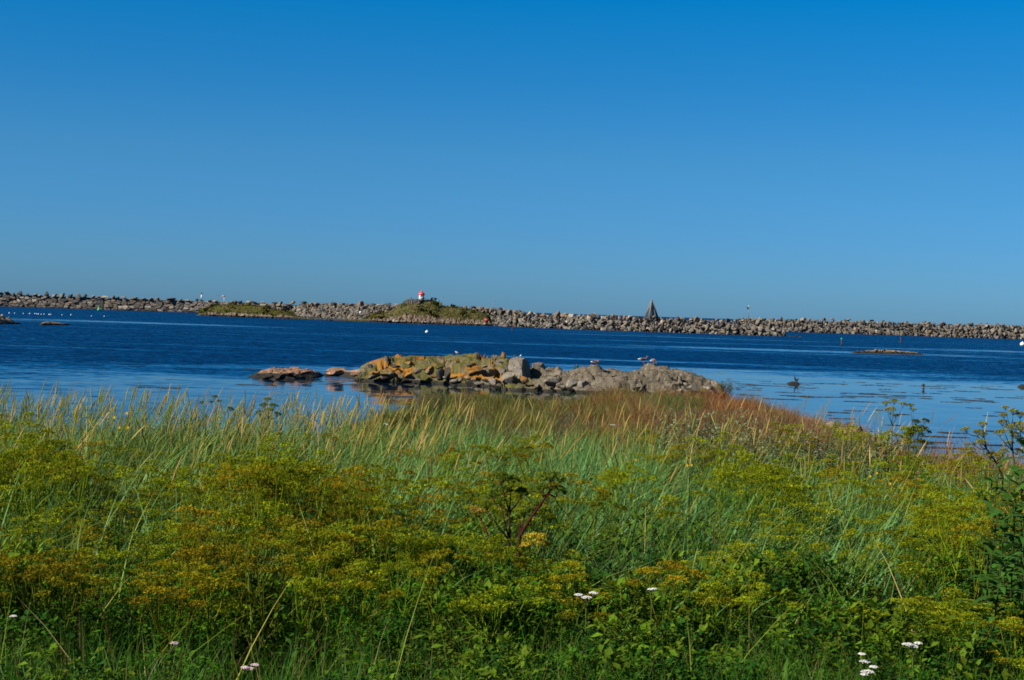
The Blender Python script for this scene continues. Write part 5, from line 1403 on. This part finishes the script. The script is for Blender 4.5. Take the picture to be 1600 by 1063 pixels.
# willowherb-like leafy stems
def leafy_stem(px, ytop, d, H, nl, size, col, label, lean=0.0, group=None, name='leafy_plant', fl=None):
    t = at(px, ytop, d); z0 = t.z - H
    root = empty(name, (t.x, d, z0)); tag(root, label, 'plant', group)
    MB().tube([(-lean, 0, -.02), (-lean * .4, 0, H * .5), (0, 0, H)], [.006, .005, .003], 5, (.05, .07, .02)).build('stem', M_DRY, root)
    rs = np.random.default_rng(int(px)); lf = MB()
    tt = np.linspace(.15, 1, nl); c = np.stack([-lean * (1 - tt) ** 1.3, 0 * tt, tt * H], 1)
    az = np.arange(nl) * 2.4; el = rs.uniform(.15, .8, nl)
    dd = np.stack([np.cos(az) * np.cos(el), np.sin(az) * np.cos(el), np.sin(el)], 1); L = size * rs.uniform(.7, 1.15, nl)
    k = 5; t_ = np.linspace(0, 1, k)[None, :, None]
    P = c[:, None, :] + dd[:, None, :] * L[:, None, None] * t_; P[..., 2] -= (L[:, None] * .35 * t_[..., 0] ** 2)
    s = np.stack([-np.sin(az), np.cos(az), 0 * az], 1)
    strips(lf, P, s, (L[:, None] * .11) * np.array([.25, 1, .95, .6, .04])[None], jit(col, nl, rs))
    lf.build('leaves', M_LEAF, root)
    if fl is not None:
        q = MB(); cc = np.array([0, 0, H]) + rs.normal(size=(26, 3)) * np.array([.012, .012, .02]); leaflets(q, cc, np.full(26, .018), jit(fl, 26, rs), rs); q.build('flower_head', M_FLOWER, root)
    return root
DG = (.042, .11, .016)
leafy_stem(467, 772, 9.6, .9, 22, .15, DG, 'dark lance-leaved plant among the umbellifers left of centre')
leafy_stem(1433, 742, 11.5, .9, 24, .15, DG, 'dark lance-leaved plant below the tall umbellifers on the right', fl=(.3, .15, .1))
for i, (px, yt, d, lean, lab) in enumerate([(1562, 722, 8.6, .1, 'dark leafy stem at the right edge, leftmost of the clump'), (1578, 738, 8.4, .02, 'dark leafy stem at the right edge, second of the clump'), (1596, 726, 8.5, -.05, 'dark leafy stem cut by the right edge'), (1586, 770, 8.1, .0, 'shorter dark leafy stem in front of the right-edge clump'), (1560, 790, 8.0, .1, 'shortest dark leafy stem of the right-edge clump')]):
    leafy_stem(px, yt, d, 1.05 if i < 3 else .9, 30, .20, DG, lab, lean, 'dark leafy stems at the right edge', fl=(.28, .17, .03) if i > 2 else None)
for i, (px, yt, d, lean, lab) in enumerate([(1550, 752, 9.0, .05, 'leafy stem with narrow dark leaves, left rear of the right-edge clump'), (1606, 700, 9.2, -.05, 'tallest dark leafy stem of the right-edge clump, half cut by the frame'), (1590, 742, 9.3, .03, 'dark leafy stem at the rear middle of the right-edge clump'), (1572, 800, 7.8, .06, 'lowest front leafy stem of the right-edge clump'), (1600, 806, 7.7, -.04, 'front leafy stem of the right-edge clump touching the frame edge')]):
    leafy_stem(px, yt, d, 1.0 if i < 3 else .8, 34, .20, DG, lab, lean, 'dark leafy stems at the right edge', fl=(.28, .17, .03) if i > 2 else None)
leafy_stem(1180, 1000, 7.4, .4, 18, .11, (.06, .15, .015), 'fresh green leafy plant at the front right of centre')
leafy_stem(455, 1000, 7.3, .42, 16, .10, (.05, .12, .015), 'fresh green leafy plant at the front left of centre')
# broad dock leaves
def dock_leaves(px, py, d, n, L, col, label, seed):
    rs = np.random.default_rng(seed); t = at(px, py, d); g = float(ground_z(np.array(t.x), np.array(d)))
    root = empty('dock_plant', (t.x, d, g)); tag(root, label, 'plant')
    lf = MB()
    for i in range(n):
        an = rs.uniform(0, 6.28); l_ = L * rs.uniform(.7, 1.1); lean_ = rs.uniform(.15, .6); k = 7
        tt = np.linspace(0, 1, k); stem = rs.uniform(.10, .22)
        P = np.stack([np.cos(an) * lean_ * tt * l_ , np.sin(an) * lean_ * tt * l_, stem + tt * l_ * (1 - .3 * lean_ * tt)], 1)[None]
        s = np.array([[-math.sin(an), math.cos(an), .2]])
        strips(lf, P, s, (np.array([.05, .55, .95, 1, .8, .45, .03]) * l_ * .17)[None], np.array([col]) * rs.uniform(.8, 1.2))
        strips(lf, P + np.array([0, -.002, .002]), s, (np.array([1, .9, .8, .6, .5, .3, .1]) * .004)[None], np.array([(.22, .20, .08)]))
        lf.tube([(0, 0, 0), tuple(P[0, 0])], .004, 4, (.12, .12, .04))
    lf.build('leaves', M_LEAF, root)
dock_leaves(1492, 975, 7.5, 6, .34, (.10, .17, .02), 'broad pale green dock leaves at the lower right', 3)
dock_leaves(1425, 945, 7.9, 4, .26, (.07, .14, .02), 'smaller dock leaves behind the white yarrow at the lower right', 4)
dock_leaves(1003, 868, 9.0, 3, .26, (.15, .20, .03), 'single broad yellow-green leaves right of the angelica', 5)
dock_leaves(1220, 1045, 7.0, 6, .20, (.05, .13, .015), 'low cluster of round green leaves at the bottom, left of the yarrow', 6)
# yarrow
def yarrow(heads, d, label, col=(.72, .70, .68), seed=1):
    rs = np.random.default_rng(seed); cx = sum(h[0] for h in heads) / len(heads); cy = max(h[1] for h in heads)
    f = at(cx, cy, d); g = float(ground_z(np.array(f.x), np.array(d))); O = np.array([f.x, d, g])
    root = empty('yarrow', tuple(O)); tag(root, label, 'flower')
    st = MB(); top = np.array([0, 0, max(.1, f.z - g - .05)])
    st.tube([(0, 0, -.02), tuple(top)], .0025, 5, (.10, .13, .03))
    for (a, b_, wpx) in heads:
        c = np.array(at(a, b_, d + rs.uniform(-.03, .03))) - O; r = wpx / FPX * d * .62
        st.tube([tuple(top), tuple(c - np.array([0, 0, .006]))], .0018, 4, (.10, .13, .03))
        q = MB(); n = 70
        rr = r * np.sqrt(rs.random(n)); an = rs.uniform(0, 6.28, n)
        ctr = c + np.stack([rr * np.cos(an), rr * np.sin(an), .25 * r * (1 - (rr / r) ** 2) + rs.normal(0, .001, n)], 1)
        # each floret: a small upturned disc
        for p_ in ctr:
            k = 6; a_ = np.arange(k) / k * 6.283; fr = .0042
            V = np.concatenate([[p_ + [0, 0, .001]], p_ + np.stack([fr * np.cos(a_), fr * np.sin(a_), -.0012 + 0 * a_], 1)])
            q.add(V, [(0, j + 1, (j + 1) % k + 1) for j in range(k)], np.array(col) * rs.uniform(.85, 1.08))
        q.build('flower_head', M_FLOWER, root)
    st.build('stem', M_DRY, root)
    lf = MB(); c = np.stack([rs.normal(0, .02, 30), rs.normal(0, .02, 30), rs.uniform(.05, .8, 30) * top[2]], 1); leaflets(lf, c, np.full(30, .04), jit((.04, .09, .02), 30, rs), rs, width=.2); lf.build('leaves', M_LEAF, root)
yarrow([(904.5, 929.5, 11), (917, 934, 14), (927.5, 926.5, 11)], 7.45, 'three white yarrow heads low in the centre of the meadow', seed=1)
yarrow([(1016, 921, 7), (1021.5, 920, 7)], 7.5, 'small pair of white yarrow heads right of the three', seed=2)
yarrow([(1347, 1022, 9), (1352, 1034, 15)], 6.85, 'upper white yarrow of the two at the bottom right', seed=3)
yarrow([(1365, 1042, 10), (1356, 1050, 17), (1351, 1054, 10)], 6.75, 'lower white yarrow of the two at the bottom right', seed=4)
yarrow([(1418, 1007, 14), (1427, 1010, 14), (1435, 1005, 10)], 6.95, 'wide white yarrow in front of the dock leaves', seed=5)
yarrow([(383, 1043, 10), (390, 1045, 12), (398, 1039, 11)], 6.8, 'pinkish yarrow at the bottom left', (.66, .48, .55), 6)
yarrow([(273, 1005, 11)], 7.0, 'small mauve yarrow head above the pinkish one at the bottom left', (.55, .36, .46), 7)
yarrow([(21, 963, 9)], 7.3, 'single white flower head near the left edge', (.6, .58, .55), 8)
yarrow([(602, 662, 4), (605, 664, 4)], 18, 'small white flower head in the grass below the dock bush', (.7, .7, .68), 9)
yarrow([(957, 664.5, 9)], 19, 'white flower head in front of the olive bushes on the point', (.6, .6, .58), 10)
# yellow flowers
def yellow(px, py, d, label, w_=5):
    t = at(px, py, d); g = float(ground_z(np.array(t.x), np.array(d))); H = t.z - g
    root = empty('yellow_flower', (t.x, d, g)); tag(root, label, 'flower', 'yellow hawkweeds in the grass')
    MB().tube([(0.03, 0, 0), (.01, 0, H * .6), (0, 0, H)], .0025, 5, (.07, .10, .03)).build('stem', M_DRY, root)
    q = MB(); r = w_ / FPX * d * .5; k = 14
    for j in range(k):
        a = j / k * 6.283; p0 = np.array([0, 0, H]); dr_ = np.array([math.cos(a), -.25 + .3 * math.sin(a), math.sin(a) * .8 + .15])
        s = np.array([-math.sin(a), 0, math.cos(a)]) * r * .3
        q.add([p0, p0 + dr_ * r * .7 + s, p0 + dr_ * r, p0 + dr_ * r * .7 - s], [(0, 1, 2), (0, 2, 3)], (.70, .46, .01))
    q.lathe([(0, -r * .4), (r * .3, -r * .3), (r * .35, 0), (0, r * .12)], 8, (.35, .25, .02), (0, 0, H)); q.build('flower_head', M_FLOWER, root)
for a, b_, dd, lb in [(178, 652.5, 14, 'upper left yellow flower of four among the left grass ears'), (197.5, 646, 14, 'topmost yellow flower of four among the left grass ears'), (185.5, 668.5, 13.6, 'lower left yellow flower of four among the left grass ears'), (199.5, 668.5, 13.6, 'lower right yellow flower of four among the left grass ears'),
        (76, 705, 12.5, 'lone yellow flower in the grass near the left edge'), (1073, 727.5, 13, 'left one of two adjoining yellow flowers right of centre'), (1080, 727, 13, 'right one of two adjoining yellow flowers right of centre'), (1359, 744.5, 11.8, 'yellow flower below the willow shrubs on the right'), (1369.5, 739.5, 12, 'yellow flower just above and right of the one below the willows'), (1390, 756, 11.5, 'lowest yellow flower below the willow shrubs'), (993, 719, 14, 'small yellow flower in the blue-green grass of the centre')]:
    yellow(a, b_, dd, lb)
